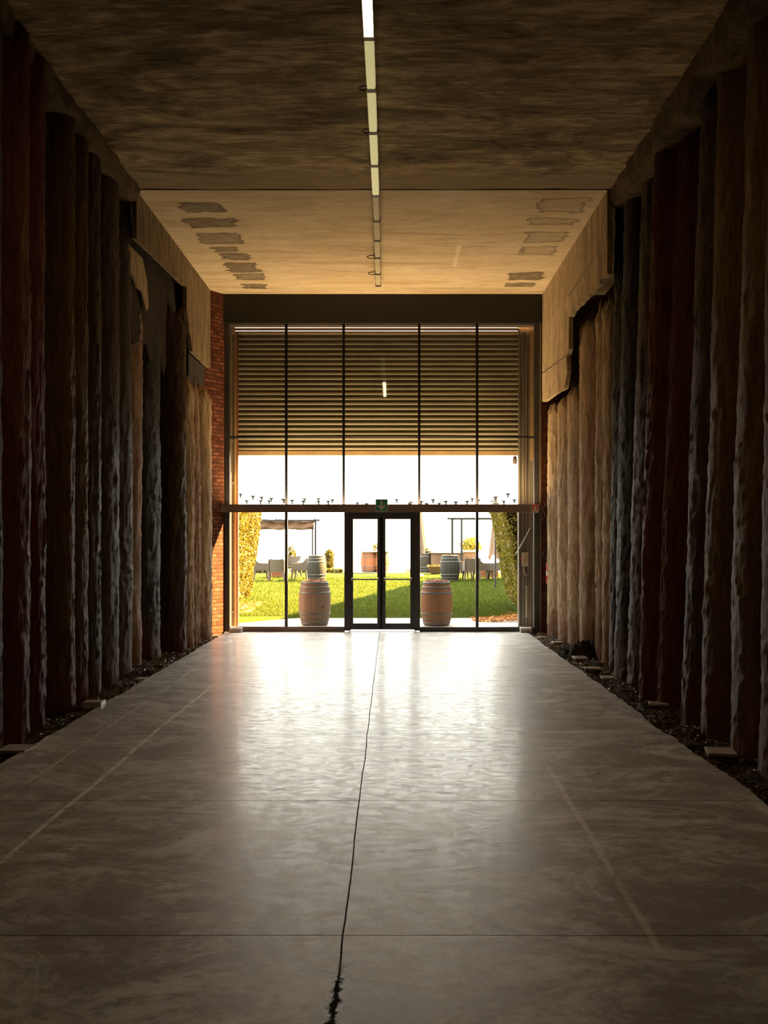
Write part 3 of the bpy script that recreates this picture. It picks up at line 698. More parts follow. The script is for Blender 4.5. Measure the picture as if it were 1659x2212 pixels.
hk = thing('rope_coil', 'grey hanging wire coil on the dark brickwork beside the red and white sign', 'wire', (3.13, 21.62, 2.5))
MB().tube([(0.03+.03*math.sin(i*.9), -.02+.01*math.cos(i), .2-.03*i) for i in range(14)], .008, 6).build('wire', M['steel'], hk)
# two white emergency boxes at the foot of the frame
for a, b, y0, y1, lb in ((500, 526, 1357, 1366.5, 'small white box on the floor at the left foot of the glass front'), (1121, 1145, 1362, 1370.5, 'small white box on the floor at the right foot of the glass front')):
    t = thing('floor_box', lb, 'box', (gx((a+b)/2), YG-0.2, 0.002))
    hw = (b-a)/2*YG/F
    MB().box(-hw, hw, -.08, .08, 0, .095).build('box_body', M['white'], t, bevel=0.008)
    MB().box(-hw*.8, hw*.8, -.083, -.078, .02, .05).build('louvre', M['stone'], t)

# ------------------------------------------------------------------ roller shutter outside the glass
YS = 22.30
def sx(px): return (px-CX)*YS/F
def sz(py): return H-(py-CY)*YS/F
rs = thing('roller_shutter', 'half-raised slatted metal roller shutter hanging behind the upper glass', 'shutter', (0, 0, 0))
mb = MB(); x0, x1 = sx(512), sx(1124); ztop = sz(716); zbot = sz(974); nsl = 24; ph = (ztop-zbot)/nsl
prof = []
for i in range(nsl):
    zt = ztop-i*ph
    for t, dy in ((0.0, 0.012), (0.06, 0.008), (0.12, -0.012), (0.3, -0.036), (0.5, -0.045), (0.7, -0.036), (0.88, -0.012), (0.94, 0.008)):
        prof.append((YS+dy, zt-ph*t))
prof.append((YS, zbot))
v = []
for y, z in prof: v += [(x0, y, z), (x1, y, z), (x0, y+0.02, z), (x1, y+0.02, z)]
f = []
for i in range(len(prof)-1):
    a = i*4; f += [(a, a+4, a+5, a+1), (a+2, a+3, a+7, a+6), (a, a+2, a+6, a+4), (a+1, a+5, a+7, a+3)]
mb.add(v, f); o = mb.build('slat_curtain', M['slat'], rs, fixn=True)
MB().box(x0, x1, YS-.03, YS+.03, sz(984), zbot).build('bottom_bar', M['cream'], rs, bevel=.005)
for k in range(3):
    MB().tube([(sx(503), YS-.05, sz(705.5+k*7)), (sx(1122), YS-.05, sz(705.5+k*7))], 0.034, 10).build('leak_lit_slat', M['cream'], rs)  # cream tone paints in daylight leaking past the top slats
# left guide: channel of several folded strips
gl = thing('shutter_guide', 'cream sunlit vertical guide post of the shutter at the left of the opening', 'guide post', (0, 0, 0), group='shutter guide posts')
MB().box(sx(494), sx(508), YS-.02, YS+.02, 0, sz(700)).build('back_plate', M['rail'], gl)
MB().box(sx(508), sx(512.5), YS-.10, YS+.02, 0, sz(718)).build('channel_lip', M['cream'], gl)
MB().box(sx(513), sx(515.5), YS-.09, YS+.04, 0, sz(718)).build('rust_edge', M['orange'], gl)
MB().box(sx(497.5), sx(502), YS-.06, YS-.02, 0.1, sz(702)).build('inner_channel', M['cream'], gl)
for z in (0.35, 1.2, 2.2, 3.1, 4.0, 5.0, 5.9):
    MB().box(sx(498), sx(507), YS-.075, YS-.02, z, z+.05).build('clip', M['rail'], gl)
gr = thing('shutter_guide', 'grey weathered timber-clad guide post of the shutter at the right of the opening', 'guide post', (0, 0, 0), group='shutter guide posts')
MB().box(sx(1119), sx(1160), YS-.02, YS+.06, 0, sz(700)).build('timber_board', M['timber'], gr)
for a, b, d in ((1119, 1122, .09), (1127, 1131, .06), (1134, 1136.5, .07)):
    MB().box(sx(a), sx(b), YS-d, YS-.02, 0.0, sz(718)).build('channel_lip', M['timber'], gr)
MB().box(sx(1144), sx(1152), YS-.05, YS-.02, sz(995), sz(722)).build('cream_strip', M['cream'], gr)
cb_ = thing('control_box', 'beige wall control box with looping cables on the grey right guide post', 'control box', (sx(1133), YS-.05, sz(1208)))
MB().box(-.065, .065, -.07, 0, -.15, .15).build('box_cover', M['beige'], cb_, bevel=.01)
MB().box(-.085, -.066, -.05, 0, -.03, .02).build('side_switch', M['red'], cb_)
MB().tube([(-.02, -.03, -.15), (-.03, -.05, -.25), (0, -.05, -.33), (.05, -.05, -.34), (.06, -.05, -.30)], .013, 8).build('cable', M['beige'], cb_, smooth=True)
MB().tube([(.02, -.03, -.15), (.03, -.05, -.24), (.06, -.05, -.30), (.10, -.05, -.40), (.08, -.05, -.52), (.03, -.05, -.56)], .007, 6).build('thin_wire', M['black'], cb_, smooth=True)
MB().box(.015, .05, -.03, .0, -1.25, -.55).build('conduit', M['beige'], cb_, bevel=.006)
ch = MB()
p0 = atz(1145, 1140, YS-.12); p1 = atz(1114, 1197, YS-.12)
tag(ch.tube([p0+(p1-p0)*i/16+Vector((0, .006*(i % 2), -.02*math.sin(i/16*math.pi))) for i in range(17)], .010, 6).build('chain', M['white']), 'white chain slanting across the grey right guide post above the control box', 'chain')
# rag bag at shutter corner
tag(MB().lathe([(0, 0), (.045, .01), (.05, .08), (.035, .17), (0, .18)], 12, c=(sx(1112), YS-.02, sz(1003)), cap=False).build('shutter_stop', M['parasol'], smooth=True), 'small beige stop hanging at the right end of the shutter\'s bottom bar', 'shutter stop')

# ------------------------------------------------------------------ ceiling battens
M['dim'] = emit_mat('glow_painted_cover', (0.95, 0.85, 0.38), 0.42)  # weak emission paints in light that unlit covers catch from the lit tube
def batten(d0, d1, lit, label, dim=False):
    t = thing('ceiling_batten', label, 'ceiling light', (0, (d0+d1)/2, 7.0), group='line of tube light battens down the ceiling')
    L = (d1-d0)/2
    MB().box(-.045, .045, -L+.03, L-.03, -.05, .0).build('housing', M['lit_box'] if lit else M['housing'], t, bevel=.004)
    if lit:
        MB().box(-.045, .045, -L+.03, L-.03, -.104, -.098).build('tube_cover', M['lit'], t)
        for s_ in (-1, 1): MB().box(s_*.046, s_*.052, -L+.03, L-.03, -.103, 0).build('side_reflector', M['housing'], t)
    else:
        MB().prism([(-.052, -.05), (.052, -.05), (.044, -.105), (-.044, -.105)], 'y', -L+.03, L-.03).build('tube_cover', M['dim'] if dim else M['diffuser'], t, fixn=True, bevel=.006)
    MB().box(-.055, .055, L-.04, L+.04, -.112, -.02).build('end_connector', M['black'], t)
    return t
ys = [82, 195, 287, 358, 423, 478, 520, 557, 592, 617]
zb = 6.90-H
ds = [F*zb/(CY-y) for y in ys]
lit_d = ds[0]
k = 0
xs = [797, 802, 806, 809, 811.5, 813.5, 814.5, 815, 816, 817]
fromend = len(ds)-1
for i in range(len(ds)-1):
    t = batten(ds[i], ds[i+1], False, ('unlit glow-painted pale-yellow' if i < 4 else 'grey unlit')+' tube batten on the ceiling, %s in the line from the glowing tube' % ordn[i], i < 4)
    t.location.x = ((xs[i]+xs[i+1])/2-CX)*((ds[i]+ds[i+1])/2)/F
    if i in (1, 2, 7, 8):
        s_ = 0.13 if i > 2 else 0.08
        L = (ds[i+1]-ds[i])/2
        MB().tube([(-.05, -L+.05, -.03)]+[(-.05-s_*math.sin(a), -L+.05+s_*.8*math.cos(a)-s_*.8, -.06-s_*.3) for a in [j*math.pi/7 for j in range(8)]]+[(-.05, -L-.05, -.03)], .008, 6).build('cable_loop', M['black'], t)
for i in range(3):
    t = batten(lit_d-1.17*(i+1), lit_d-1.17*i, True, ['glowing orange-yellow tube batten at the top edge of the photo', 'glowing tube batten next nearer to the lens', 'glowing tube batten over the lens'][i])
    t.location.x = -.22

# ------------------------------------------------------------------ outside ground
def lawnz(x, y):
    return 0.05+0.31*(y-22.96)/15.14 if y < 42.6 else 0.45
struct(grid_mesh(-14, 12, 22.0, 25.4, 26, 8, lambda x, y: 0.0+0.035*min(1, max(0, (y-22.2)))+0.0).build('patio', M['patio'])).name = 'ground_patio'
def lz(x, y):
    return lawnz(x, y)+0.02*fb(x*.6, y*.6, 3, 3)
def ledge(x): # near edge of the lawn
    e = 24.75+0.08*noise.noise(Vector((x*2, 0, 0)))
    if x < -2.3: e -= min(2.0, (-2.3-x)*1.4)
    return e
mb = MB(); v = []; nx, ny = 130, 90
for j in range(ny+1):
    for i in range(nx+1):
        x = -16+30*i/nx; y0 = ledge(x); y = y0+(42.8-y0)*j/ny; v.append((x, y, lz(x, y)+(0.0 if j else -.08)))
f = [(j*(nx+1)+i, j*(nx+1)+i+1, (j+1)*(nx+1)+i+1, (j+1)*(nx+1)+i) for j in range(ny) for i in range(nx)]
struct(mb.add(v, f).build('lawn', M['lawn'], smooth=True))
struct(MB().box(-20, 18, 42.8, 60, -.4, .38).build('terrace', M['terrace']))
struct(MB().box(-20, 18, 42.72, 42.86, .3, .47).build('kerb', M['pergola']))
# grass blades
r = random.Random(5); mb = MB()
for k in range(90000):
    y = 24.7+(r.random()**1.5)*15; hw = 5.0
    x = r.uniform(-5.2, 4.6)
    if y < ledge(x) or x < -4.1 and y < 30.3 or x > 3.15 and y < 28.3: continue
    z = lz(x, y); hgt = r.uniform(.03, .075); a = r.uniform(0, 6.28); w = .006+.0003*(y-24)
    dx, dy = math.cos(a)*w, math.sin(a)*w; bx, by = r.uniform(-.03, .03), r.uniform(-.03, .03)
    mb.add([(x-dx, y-dy, z-.01), (x+dx, y+dy, z-.01), (x+bx, y+by, z+hgt)], [(0, 1, 2)])
tag(mb.build('grass', M['blade']), 'short lawn grass growing beyond the paving', 'grass', kind='stuff')
litter('leaf_litter', 'rusty dry leaves spread under the right hedge beside the paving', 1.9, 4.2, 23.6, 25.6, lambda x, y: .04+max(0, .07*(x-2.2)), 2600, M['debris'], .05, 12)
litter('leaf_litter', 'dry brown twigs and leaves at the foot of the left hedge', -4.3, -3.45, 25.2, 28.4, lambda x, y: lz(x, y)+.02, 700, M['debris'], .05, 13)
# added unseen block off to the right, shaped to shade the lawn's right half
u = Vector((.258, .966)); HB = 8.7
off = Vector((math.cos(AZ), math.sin(AZ)))*(HB/math.tan(EL))
a0 = Vector((-1.5, 28.8))+off
pa = a0+u*((23.2-a0.y)/u.y); pb = a0+u*((38.0+off.y-a0.y)/u.y)
struct(MB().prism([(pa.x, pa.y), (pb.x, pb.y), (pb.x+8, pb.y), (pa.x+8, pa.y)], 'z', -.3, HB).build('added_shade_block', M['fac'], fixn=True))

# ------------------------------------------------------------------ hedges, shrubs
def leafy(mb, pfun, n, size, seed, rnd):
    for k in range(n):
        p, nr = pfun(rnd)
        a = Vector((rnd.gauss(0, 1), rnd.gauss(0, 1), rnd.gauss(0, 1))).normalized()
        d = (nr*0.5+a).normalized(); w = d.orthogonal().normalized()
        w = Matrix.Rotation(rnd.uniform(0, 6.28), 3, d)@w; l = d.cross(w)
        s = size*rnd.uniform(.6, 1.4)
        mb.add([p-l*s, p-w*s*.5, p+l*s, p+w*s*.5], [(0, 1, 2, 3)])
def hedge(name, label, xin_b, xin_t, xout, y0, y1, ztop, mat, seed, n, size=.045):
    """box hedge whose face leans out towards the lawn at its top"""
    t = thing(name, label, 'hedge', (0, 0, 0), group='clipped hedges beside the lawn')
    rnd = random.Random(seed); z0 = lawnz(0, y0)
    def xf(z, y):
        q = (z-z0)/(ztop-z0); return xin_b+(xin_t-xin_b)*q+.07*fb(y*1.3, z*1.3, seed, 3)+(.10*(1-min(1, q*5)))*(1 if xin_b > 0 else -1)
    sgn = 1 if xout > xin_b else -1
    mb = MB(); m1, m2 = 30, 24; v = []
    for j in range(m1+1):
        for i in range(m2+1):
            y = y0+(y1-y0)*i/m2; z = z0+.1+(ztop-z0-.1)*j/m1; v.append((xf(z, y)+sgn*.09, y, z))
    N = len(v)
    v += [(xout, y0, z0), (xout, y1, z0), (xout, y0, ztop), (xout, y1, ztop)]
    f = [(j*(m2+1)+i, j*(m2+1)+i+1, (j+1)*(m2+1)+i+1, (j+1)*(m2+1)+i) for j in range(m1) for i in range(m2)]
    f += [tuple(j*(m2+1) for j in range(m1+1))+(N+2, N), tuple(j*(m2+1)+m2 for j in range(m1, -1, -1))+(N+1, N+3), tuple(m1*(m2+1)+i for i in range(m2+1))+(N+3, N+2)]
    mb.add(v, f); mb.build('inner_branches', M['core'], t)
    mb = MB()
    def pf(rn):
        c = rn.random()
        z = z0+.12+rn.random()*(ztop-z0-.1)
        if c < .55:
            y = rn.uniform(y0, y1); return Vector((xf(z, y)+sgn*rn.uniform(-.03, .10), y, z)), Vector((-sgn, 0, 0))
        if c < .75:
            x = rn.uniform(min(xin_t, xout), max(xin_t, xout)); 
            xx = xf(z, y0); x = xx+(xout-xx)*rn.random(); return Vector((x, y0+rn.uniform(-.06, .08), z)), Vector((0, -1, 0))
        if c < .9:
            xx = xf(z, y1); x = xx+(xout-xx)*rn.random(); return Vector((x, y1+rn.uniform(-.08, .06), z)), Vector((0, 1, 0))
        y = rn.uniform(y0, y1); xx = xf(ztop, y); x = xx+(xout-xx)*rn.random(); return Vector((x, y, ztop+rn.uniform(-.06, .04))), Vector((0, 0, 1))
    leafy(mb, pf, n, size, seed, rnd); mb.build('foliage', mat, t)
    mb = MB()
    for k in range(14):
        y = y0+(y1-y0)*rnd.random(); x = xin_b+sgn*rnd.uniform(.1, .35); mb.tube([(x, y, z0-.05), (x+rnd.uniform(-.05, .05), y, z0+.2), (x+rnd.uniform(-.1, .1), y+rnd.uniform(-.1, .1), z0+.5)], .02, 5)
    mb.build('stems', M['twig'], t)
    return t
hedge('box_hedge', 'bright sunlit yellow-green hedge at the left side of the lawn', -4.12, -3.74, -6.2, 25.0, 30.2, 2.66, M['hedgeleafL'], 21, 42000, .036)
hedge('box_hedge', 'shaded olive-green hedge at the right side of the lawn', 3.22, 2.68, 5.2, 24.9, 28.2, 2.64, M['hedgeleafR'], 22, 42000, .034)
def shrub(label, px, py_top, py_bot, wpx, d, mat, seed, n=700, size=.06, name='shrub'):
    b = atz(px, py_bot, d); tp = atz(px, py_top, d); w = wpx/2*d/F; h = tp.z-b.z
    t = thing(name, label, 'shrub', (b.x, b.y, b.z), group='shrubs at the far end of the lawn')
    rnd = random.Random(seed); mb = MB()
    def pf(rn):
        while True:
            p = Vector((rn.uniform(-1, 1), rn.uniform(-1, 1), rn.uniform(0, 1)))
            if (p.x**2+p.y**2+(2*p.z-1)**2) < 1+.5*noise.noise(Vector((p.x*2, p.y*2, p.z*3+seed))): break
        return Vector((p.x*w, p.y*w, p.z*h)), Vector((0, 0, 1))
    leafy(mb, pf, n, size, seed, rnd); mb.build('foliage', mat, t)
    mb = MB()
    gd = min(0, .38-b.z)
    for k in range(4): MB().tube([(0, 0, gd), (rnd.uniform(-.3, .3)*w, rnd.uniform(-.3, .3)*w, h*.5), (rnd.uniform(-.8, .8)*w, 0, h*.95)], .012, 5).build('stem', M['twig'], t)
    return t
shrub('leafy climbing shrub behind the left chairs, beside the thin window bar', 629, 1178, 1236, 22, 43.5, M['hedgeleafL'], 31, 500)
shrub('upright leafy shrub between the left pergola and the glass doors', 711, 1183, 1238, 22, 43.5, M['hedgeleafL'], 32, 700)
shrub('small leafy sprig growing above the far barrel table', 813, 1172, 1194, 24, 50, M['hedgeleafL'], 33, 160)
shrub('dense round green bush above the far right counter', 1018, 1160, 1196, 50, 50, M['hedgeleafR'], 34, 1400)
shrub('little yellow bush at the far counter\'s left end', 921, 1183, 1196, 15, 49, M['hedgeleafL'], 35, 120)
for a, b, sd, lb in ((536, 590, 41, 'low clipped hedge behind the leftmost chairs'), (636, 672, 42, 'low clipped hedge behind the chair beside the grey barrel'), (703, 742, 43, 'low clipped hedge right of the grey barrel on the left')):
    shrub(lb, (a+b)/2, 1228, 1240, 12, 43.2, M['hedgeleafL'], sd, 10)
    o = bpy.context.scene.collection.objects[-1]
def low_hedge(label, xa, xb, sd):
    d = 43.3; p0 = atz(xa, 1240, d); p1 = atz(xb, 1227, d)
    t = thing('low_hedge', label, 'hedge', (0, 0, 0), group='low hedges along the far lawn edge')
    rnd = random.Random(sd); mb = MB()
    leafy(mb, lambda rn: (Vector((rn.uniform(p0.x, p1.x), d+rn.uniform(-.2, .2), .38+rn.random()**.8*(p1.z-.38))), Vector((0, 0, 1))), int(500*(p1.x-p0.x)), .045, sd, rnd)
    mb.build('foliage', M['hedgeleafR'], t)
    MB().box(p0.x+.03, p1.x-.03, d-.15, d+.15, .38, p1.z-.06).build('inner_branches', M['core'], t)
for o in [o for o in list(C.objects) if o.get('label', '').startswith('low clipped hedge')]:
    for c in list(o.children): bpy.data.objects.remove(c)
    bpy.data.objects.remove(o)
low_hedge('low clipped hedge behind the leftmost chairs', 536, 590, 41)
low_hedge('low clipped hedge behind the chair beside the left grey barrel', 634, 672, 42)
low_hedge('low clipped hedge between the left grey barrel and the doors', 703, 742, 43)

# ------------------------------------------------------------------ barrels
def barrel(label, x, y, z, wood, hh=.95, rb=.355, rh=.285, group=None, rot=0.0, head=True, detail=True):
    t = thing('wine_barrel', label, 'barrel', (x, y, z), rot, group)
    def rad(q): return rh+(rb-rh)*(1-(2*q-1)**2)
    prof = [(0, .02)]+[(rad(i/20), hh*i/20) for i in range(21)]+[(rh-.022, hh), (rh-.022, hh-.03), (0, hh-.03)]
    MB().lathe(prof, 52, cap=False).build('staves', wood, t, smooth=True)
    for q0, q1 in ((.01, .055), (.115, .15), (.235, .28), (.72, .765), (.85, .885), (.945, .99)):
        p = []
        for q in (q0, (q0+q1)/2, q1): p.append((rad(q)+.006, hh*q))
        MB().lathe([(p[0][0]-.01, p[0][1])]+p+[(p[2][0]-.01, p[2][1])], 52, cap=False).build('hoop', M['hoop'], t, smooth=True)
    b = MB().tube([(rb*math.cos(-1.0)*.99, rb*math.sin(-1.0)*.99, hh*.43), (rb*math.cos(-1.0)*1.03, rb*math.sin(-1.0)*1.03, hh*.43)], .026, 12).build('bung', M['twig'], t)
    return t
GB = 'wine barrels standing in the garden'
barrel('large pinkish-grey wine barrel topped with corks, outside the panes left of the doors', atz(680, 1348, 22.96).x, 22.96, .045, M['oakgrey'], group=GB)
barrel('large orange-brown oak barrel topped with corks, outside the panes right of the doors', atz(943, 1348, 22.96).x, 22.96, .045, M['oak'], group=GB, rot=2.2)
def corks(label, px, sd):
    rnd = random.Random(sd); mb = MB(); c = atz(px, 1256, 22.96)
    for k in range(170):
        a = rnd.uniform(0, 6.28); q = math.sqrt(rnd.random()); rr = q*.24
        p = Vector((c.x+rr*math.cos(a), 22.96+rr*math.sin(a), .045+.95-.01+rnd.random()*.055*(1-q*.6)))
        d = Vector((rnd.uniform(-1, 1), rnd.uniform(-1, 1), rnd.uniform(-.4, .4))).normalized()*.021
        mb.tube([p-d, p+d], .0115, 7)
    tag(mb.build('wine_corks', M['cork']), label, 'corks', kind='stuff')
corks('heap of wine corks on the head of the left front barrel', 680, 2)
corks('heap of wine corks on the head of the right front barrel', 943, 3)
d = 37.6
for px, lb in ((684, 'weathered grey barrel on the lawn behind the left front barrel'), (972, 'weathered grey barrel on the lawn behind the right front barrel')):
    p = atz(px, 1254, d); barrel(lb, p.x, d, lz(p.x, d)-.0, M['greywood'], group=GB, rot=px)
d = 46.0
for px, lb in ((796, 'brown barrel under the thin board, seen through the left door leaf'), (825, 'brown barrel under the thin board, mostly behind the middle door stile')):
    p = atz(px, 1236, d); barrel(lb, p.x, d, .38, M['brownwood'], group='barrels carrying a table board', hh=.9)
tt = thing('table_board', 'thin pale board laid across the two brown barrels beyond the doors', 'table top', (atz(806, 1192, d).x, d, 1.282))
MB().box(-.72, .72, -.4, .4, 0, .03).build('board', M['stone'], tt)
d = 45.0; p = atz(921, 1240, d)
barrel('dark banded barrel at the left end of the far counter', p.x, d, .38, M['greywood'], group=GB, hh=.98)
# pale barrel up on a pole behind the hedge
bp = thing('raised_barrel', 'small pale barrel shape standing high behind the right hedge', 'barrel', atz(1070, 1090, 34))
MB().lathe([(0, 0), (.11, 0), (.10, .12), (.075, .24), (0, .24)], 20, cap=False).build('slatted_body', simple('bleached_wood', (0.30, 0.28, 0.25), (0.2, 0.18, 0.16), 9, sv=(1, 1, 4), rough=.9), bp)
for z in (.03, .10, .17): MB().lathe([(.115-z*.12, z), (.118-z*.12, z+.012), (.115-z*.12, z+.024)], 20, cap=False).build('band', M['hoop'], bp)
MB().tube([(0, 0, 0), (0, 0, -2.72)], .03, 8).build('pole', M['pergola'], bp)

# ------------------------------------------------------------------ garden armchairs: front towards +Y
def make_chair():
    t = thing('garden_armchair', 'x', 'chair', (0, 0, 0))
    W, D = .275, .27
    MB().prism([(-D+.03, .36), (D, .40), (D, .44), (-D+.03, .41)], 'x', -W+.03, W-.03).build('seat', M['chair'], t, fixn=True, bevel=.01)
    # tub back, flared and curved
    mb = MB(); v = []; n = 10
    for j in range(9):
        z = .34+(.80-.34)*j/8
        for i in range(n+1):
            q = -1+2*i/n; wx = (W+.005-.035*j/8)*q
            yy = -D-.02-.05*j/8+.05*q*q
            zz = z+(.03*q*q*(j/8))
            v += [(wx, yy, zz), (wx, yy+.03, zz)]
    f = []
    for j in range(8):
        for i in range(n):
            a = (j*(n+1)+i)*2; b = ((j+1)*(n+1)+i)*2
            f += [(a, a+2, b+2, b), (a+1, b+1, b+3, a+3)]
    for i in range(n):
        a = i*2; f.append((a, a+1, a+3, a+2)); a = (8*(n+1)+i)*2; f.append((a, a+2, a+3, a+1))
    for j in range(8):
        a = j*(n+1)*2; b = (j+1)*(n+1)*2; f.append((a, b, b+1, a+1)); a += 2*n; b += 2*n; f.append((a, a+1, b+1, b))
    mb.add(v, f).build('backrest', M['chair'], t, fixn=True, smooth=False)
    for s in (-1, 1):
        poly = [(-D-.045, .80), (-D-.02, .36), (D, .36), (D+.01, .625), (-.02, .63), (-.10, .65), (-.17, .70), (-.23, .77), (-.26, .84)]
        MB().prism(poly, 'x', s*(W-.02), s*(W+.015)).build('armrest', M['chair'], t, fixn=True, bevel=.008)
    for sx_ in (-1, 1):
        for sy in (-1, 1):
            x = sx_*(W-.02); y = sy*(D-.03)
            a, b = .035, .022
            v = [(x-a, y-a, .38), (x+a, y-a, .38), (x+a, y+a, .38), (x-a, y+a, .38)]
            x2 = x+sx_*.035; y2 = y+sy*.05
            v += [(x2-b, y2-b, 0), (x2+b, y2-b, 0), (x2+b, y2+b, 0), (x2-b, y2+b, 0)]
            MB().add(v, [(3, 2, 1, 0), (4, 5, 6, 7), (0, 1, 5, 4), (1, 2, 6, 5), (2, 3, 7, 6), (3, 0, 4, 7)]).build('leg', M['chair'], t, bevel=.006)
    return t
proto = make_chair()
chairs = [(563, 38.3, -75, 'taupe garden armchair in profile beside the left hedge', 'left'),
          (598.5, 37.6, 0, 'taupe garden armchair seen from behind, left of the first window bar', 'left'),
          (631, 39.9, 170, 'taupe garden armchair hidden behind the first window bar', 'left'),
          (650, 38.3, 82, 'taupe garden armchair turned left, beside the left grey barrel', 'left'),
          (999, 39.0, -80, 'taupe garden armchair partly hidden by the right grey barrel', 'right'),
          (1018.5, 37.9, 4, 'taupe garden armchair seen from behind, left of the right thin window bar', 'right'),
          (1043, 38.2, -74, 'taupe garden armchair in profile just right of the right thin window bar', 'right'),
          (1070, 38.2, 78, 'taupe garden armchair beside the right hedge', 'right')]
for i, (px, d, rot, lb, sd) in enumerate(chairs):
    o = proto if i == 0 else copy_tree(proto)
    p = atz(px, 1250, d); o.location = (p.x, d, lz(p.x, d)); o.rotation_euler = (0, 0, math.radians(rot))
    o['label'] = lb; o['group'] = 'armchairs round the %s crate table' % sd
for px, d, lb in ((603, 40.0, 'low reddish wooden crate table among the left chairs'), (1056, 40.0, 'low reddish wooden crate table among the right chairs')):
    p = atz(px, 1250, d)
    t = thing('crate_table', lb, 'table', (p.x, d, lz(p.x, d)))
    MB().box(-.33, .33, -.33, .33, .02, .36).build('crate_body', M['crate'], t, bevel=.006)
    MB().box(-.36, .36, -.36, .36, .36, .39).build('top', M['crate'], t, bevel=.004)

# ------------------------------------------------------------------ far counters, planter, steps
d = 44.6
p0 = atz(931, 1240, d); p1 = atz(1000, 1194, d)
t = thing('garden_counter', 'grey-brown plank counter behind the right grey barrel', 'counter', ((p0.x+p1.x)/2, d, .38))
hw = (p1.x-p0.x)/2; hh = p1.z-.38
MB().box(-hw, hw, -.3, .3, 0, hh-.04).build('plank_front', M['counter'], t)
MB().box(-hw-.05, hw+.05, -.35, .35, hh-.04, hh).build('counter_top', M['greywood'], t)
MB().box(-.03, .03, -.33, -.3, 0, hh-.04).build('batten', M['counter'], t)
p0 = atz(1000, 1240, d); p1 = atz(1036, 1190, d)
t = thing('garden_counter', 'brown counter with a pale slab top under the round green bush', 'counter', ((p0.x+p1.x)/2, d+.8, .38))
hw = (p1.x-p0.x)/2; hh = p1.z-.38
MB().box(-hw, hw, -.3, .3, 0, hh-.05).build('plank_front', plank_mat('slatted_brown', (0.11, 0.075, 0.05), (0.16, 0.11, 0.075), .12, 2), t)
MB().box(-hw-.1, hw+.3, -.35, .35, hh-.05, hh).build('slab_top', M['terrace'], t)
d = 42.2; p = atz(942, 1240, d)
t = thing('planter', 'wide tapered planter with clipped hedge at the foot of the far counter', 'planter', (p.x, d, lz(p.x, d)))
MB().add([(-.2, -.2, 0), (.2, -.2, 0), (.2, .2, 0), (-.2, .2, 0), (-.36, -.3, .3), (.36, -.3, .3), (.36, .3, .3), (-.36, .3, .3)], [(0,3,2,1),(4,5,6,7),(0,1,5,4),(1,2,6,5),(2,3,7,6),(3,0,4,7)]).build('pot', M['planter'], t)
mb = MB(); rnd = random.Random(77)
leafy(mb, lambda rn: (Vector((rn.uniform(-.36, .36), rn.uniform(-.3, .3), rn.uniform(.27, .36))), Vector((0, 0, 1))), 500, .03, 1, rnd)
mb.build('foliage', M['hedgeleafL'], t)
d = 43.6; p = atz(878, 1236, d)
t = thing('stone_bench', 'small dark block on the terrace seen through the right door leaf', 'bench', (p.x+.05, d+1, .38))
MB().box(-.09, .3, -.2, .2, 0, .19).build('block', M['housing'], t); MB().box(-.35, -.12, -.2, .2, 0, .16).build('white_end', M['terrace'], t)

# ------------------------------------------------------------------ pergolas and parasols
d = 40.0
def pz(px, py, dd=d): return atz(px, py, dd)
t = thing('pergola', 'left dark steel pergola with a brown canvas valance', 'pergola', (0, 0, 0), group='steel pergolas over the lawn')
for px, dd in ((681.5, 40.0), (675, 42.6), (520, 40.0), (540, 42.6)):
    p = atz(px, 1125, dd); g = lz(p.x, dd) if dd < 42.7 else .38
    MB().box(p.x-.035, p.x+.035, dd-.035, dd+.035, g, p.z).build('post', M['pergola'], t)
a = atz(505, 1124, 40); b = atz(691, 1124, 40)
MB().box(a.x, b.x, 39.96, 40.04, a.z-.035, a.z+.035).build('beam', M['pergola'], t)
a2 = atz(505, 1127, 42.6); b2 = atz(684, 1127, 42.6)
MB().box(a2.x, b2.x, 42.56, 42.64, a2.z-.03, a2.z+.03).build('beam', M['pergola'], t)
for px in (566, 599, 681.5):
    p = atz(px, 1121, 40); MB().box(p.x-.03, p.x+.03, 39.7, 42.8, p.z-.05, p.z+.01).build('rafter', M['pergola'], t)
mb = MB(); v = []; n = 60; m = 8
for i in range(n+1):
    x = atz(520, 0, 40).x+(atz(678, 0, 40).x-atz(520, 0, 40).x)*i/n
    for j in range(m+1):
        q = j/m; z0 = atz(0, 1127, 40).z; z1 = atz(0, 1144, 40).z
        v.append((x, 40.02+.04*math.sin(i*.5+q*3)+.05*math.sin(q*6+.7*math.sin(i*.13)), z0+(z1-z0)*q+.012*math.sin(i*.35)))
f = [(i*(m+1)+j, i*(m+1)+j+1, (i+1)*(m+1)+j+1, (i+1)*(m+1)+j) for i in range(n) for j in range(m)]
o = mb.add(v, f).build('canvas_valance', M['canvas'], t, smooth=True); md = o.modifiers.new('thick', 'SOLIDIFY'); md.thickness = .012
t = thing('pergola', 'right dark steel pergola frame without canvas', 'pergola', (0, 0, 0), group='steel pergolas over the lawn')
for px, dd in ((977, 40.0), (997, 42.6), (1090, 40.0), (1098, 42.6)):
    p = atz(px, 1121, dd); g = lz(p.x, dd) if dd < 42.7 else .38
    MB().box(p.x-.04, p.x+.04, dd-.04, dd+.04, g, p.z).build('post', M['pergola'], t)
a = atz(966, 1120, 40); b = atz(1110, 1121, 40)
MB().box(a.x, b.x, 39.96, 40.04, a.z-.04, a.z+.03).build('beam', M['pergola'], t)
a = atz(975, 1121, 42.6); b = atz(1110, 1121, 42.6)
MB().box(a.x, b.x, 42.56, 42.64, a.z-.04, a.z+.03).build('beam', M['pergola'], t)
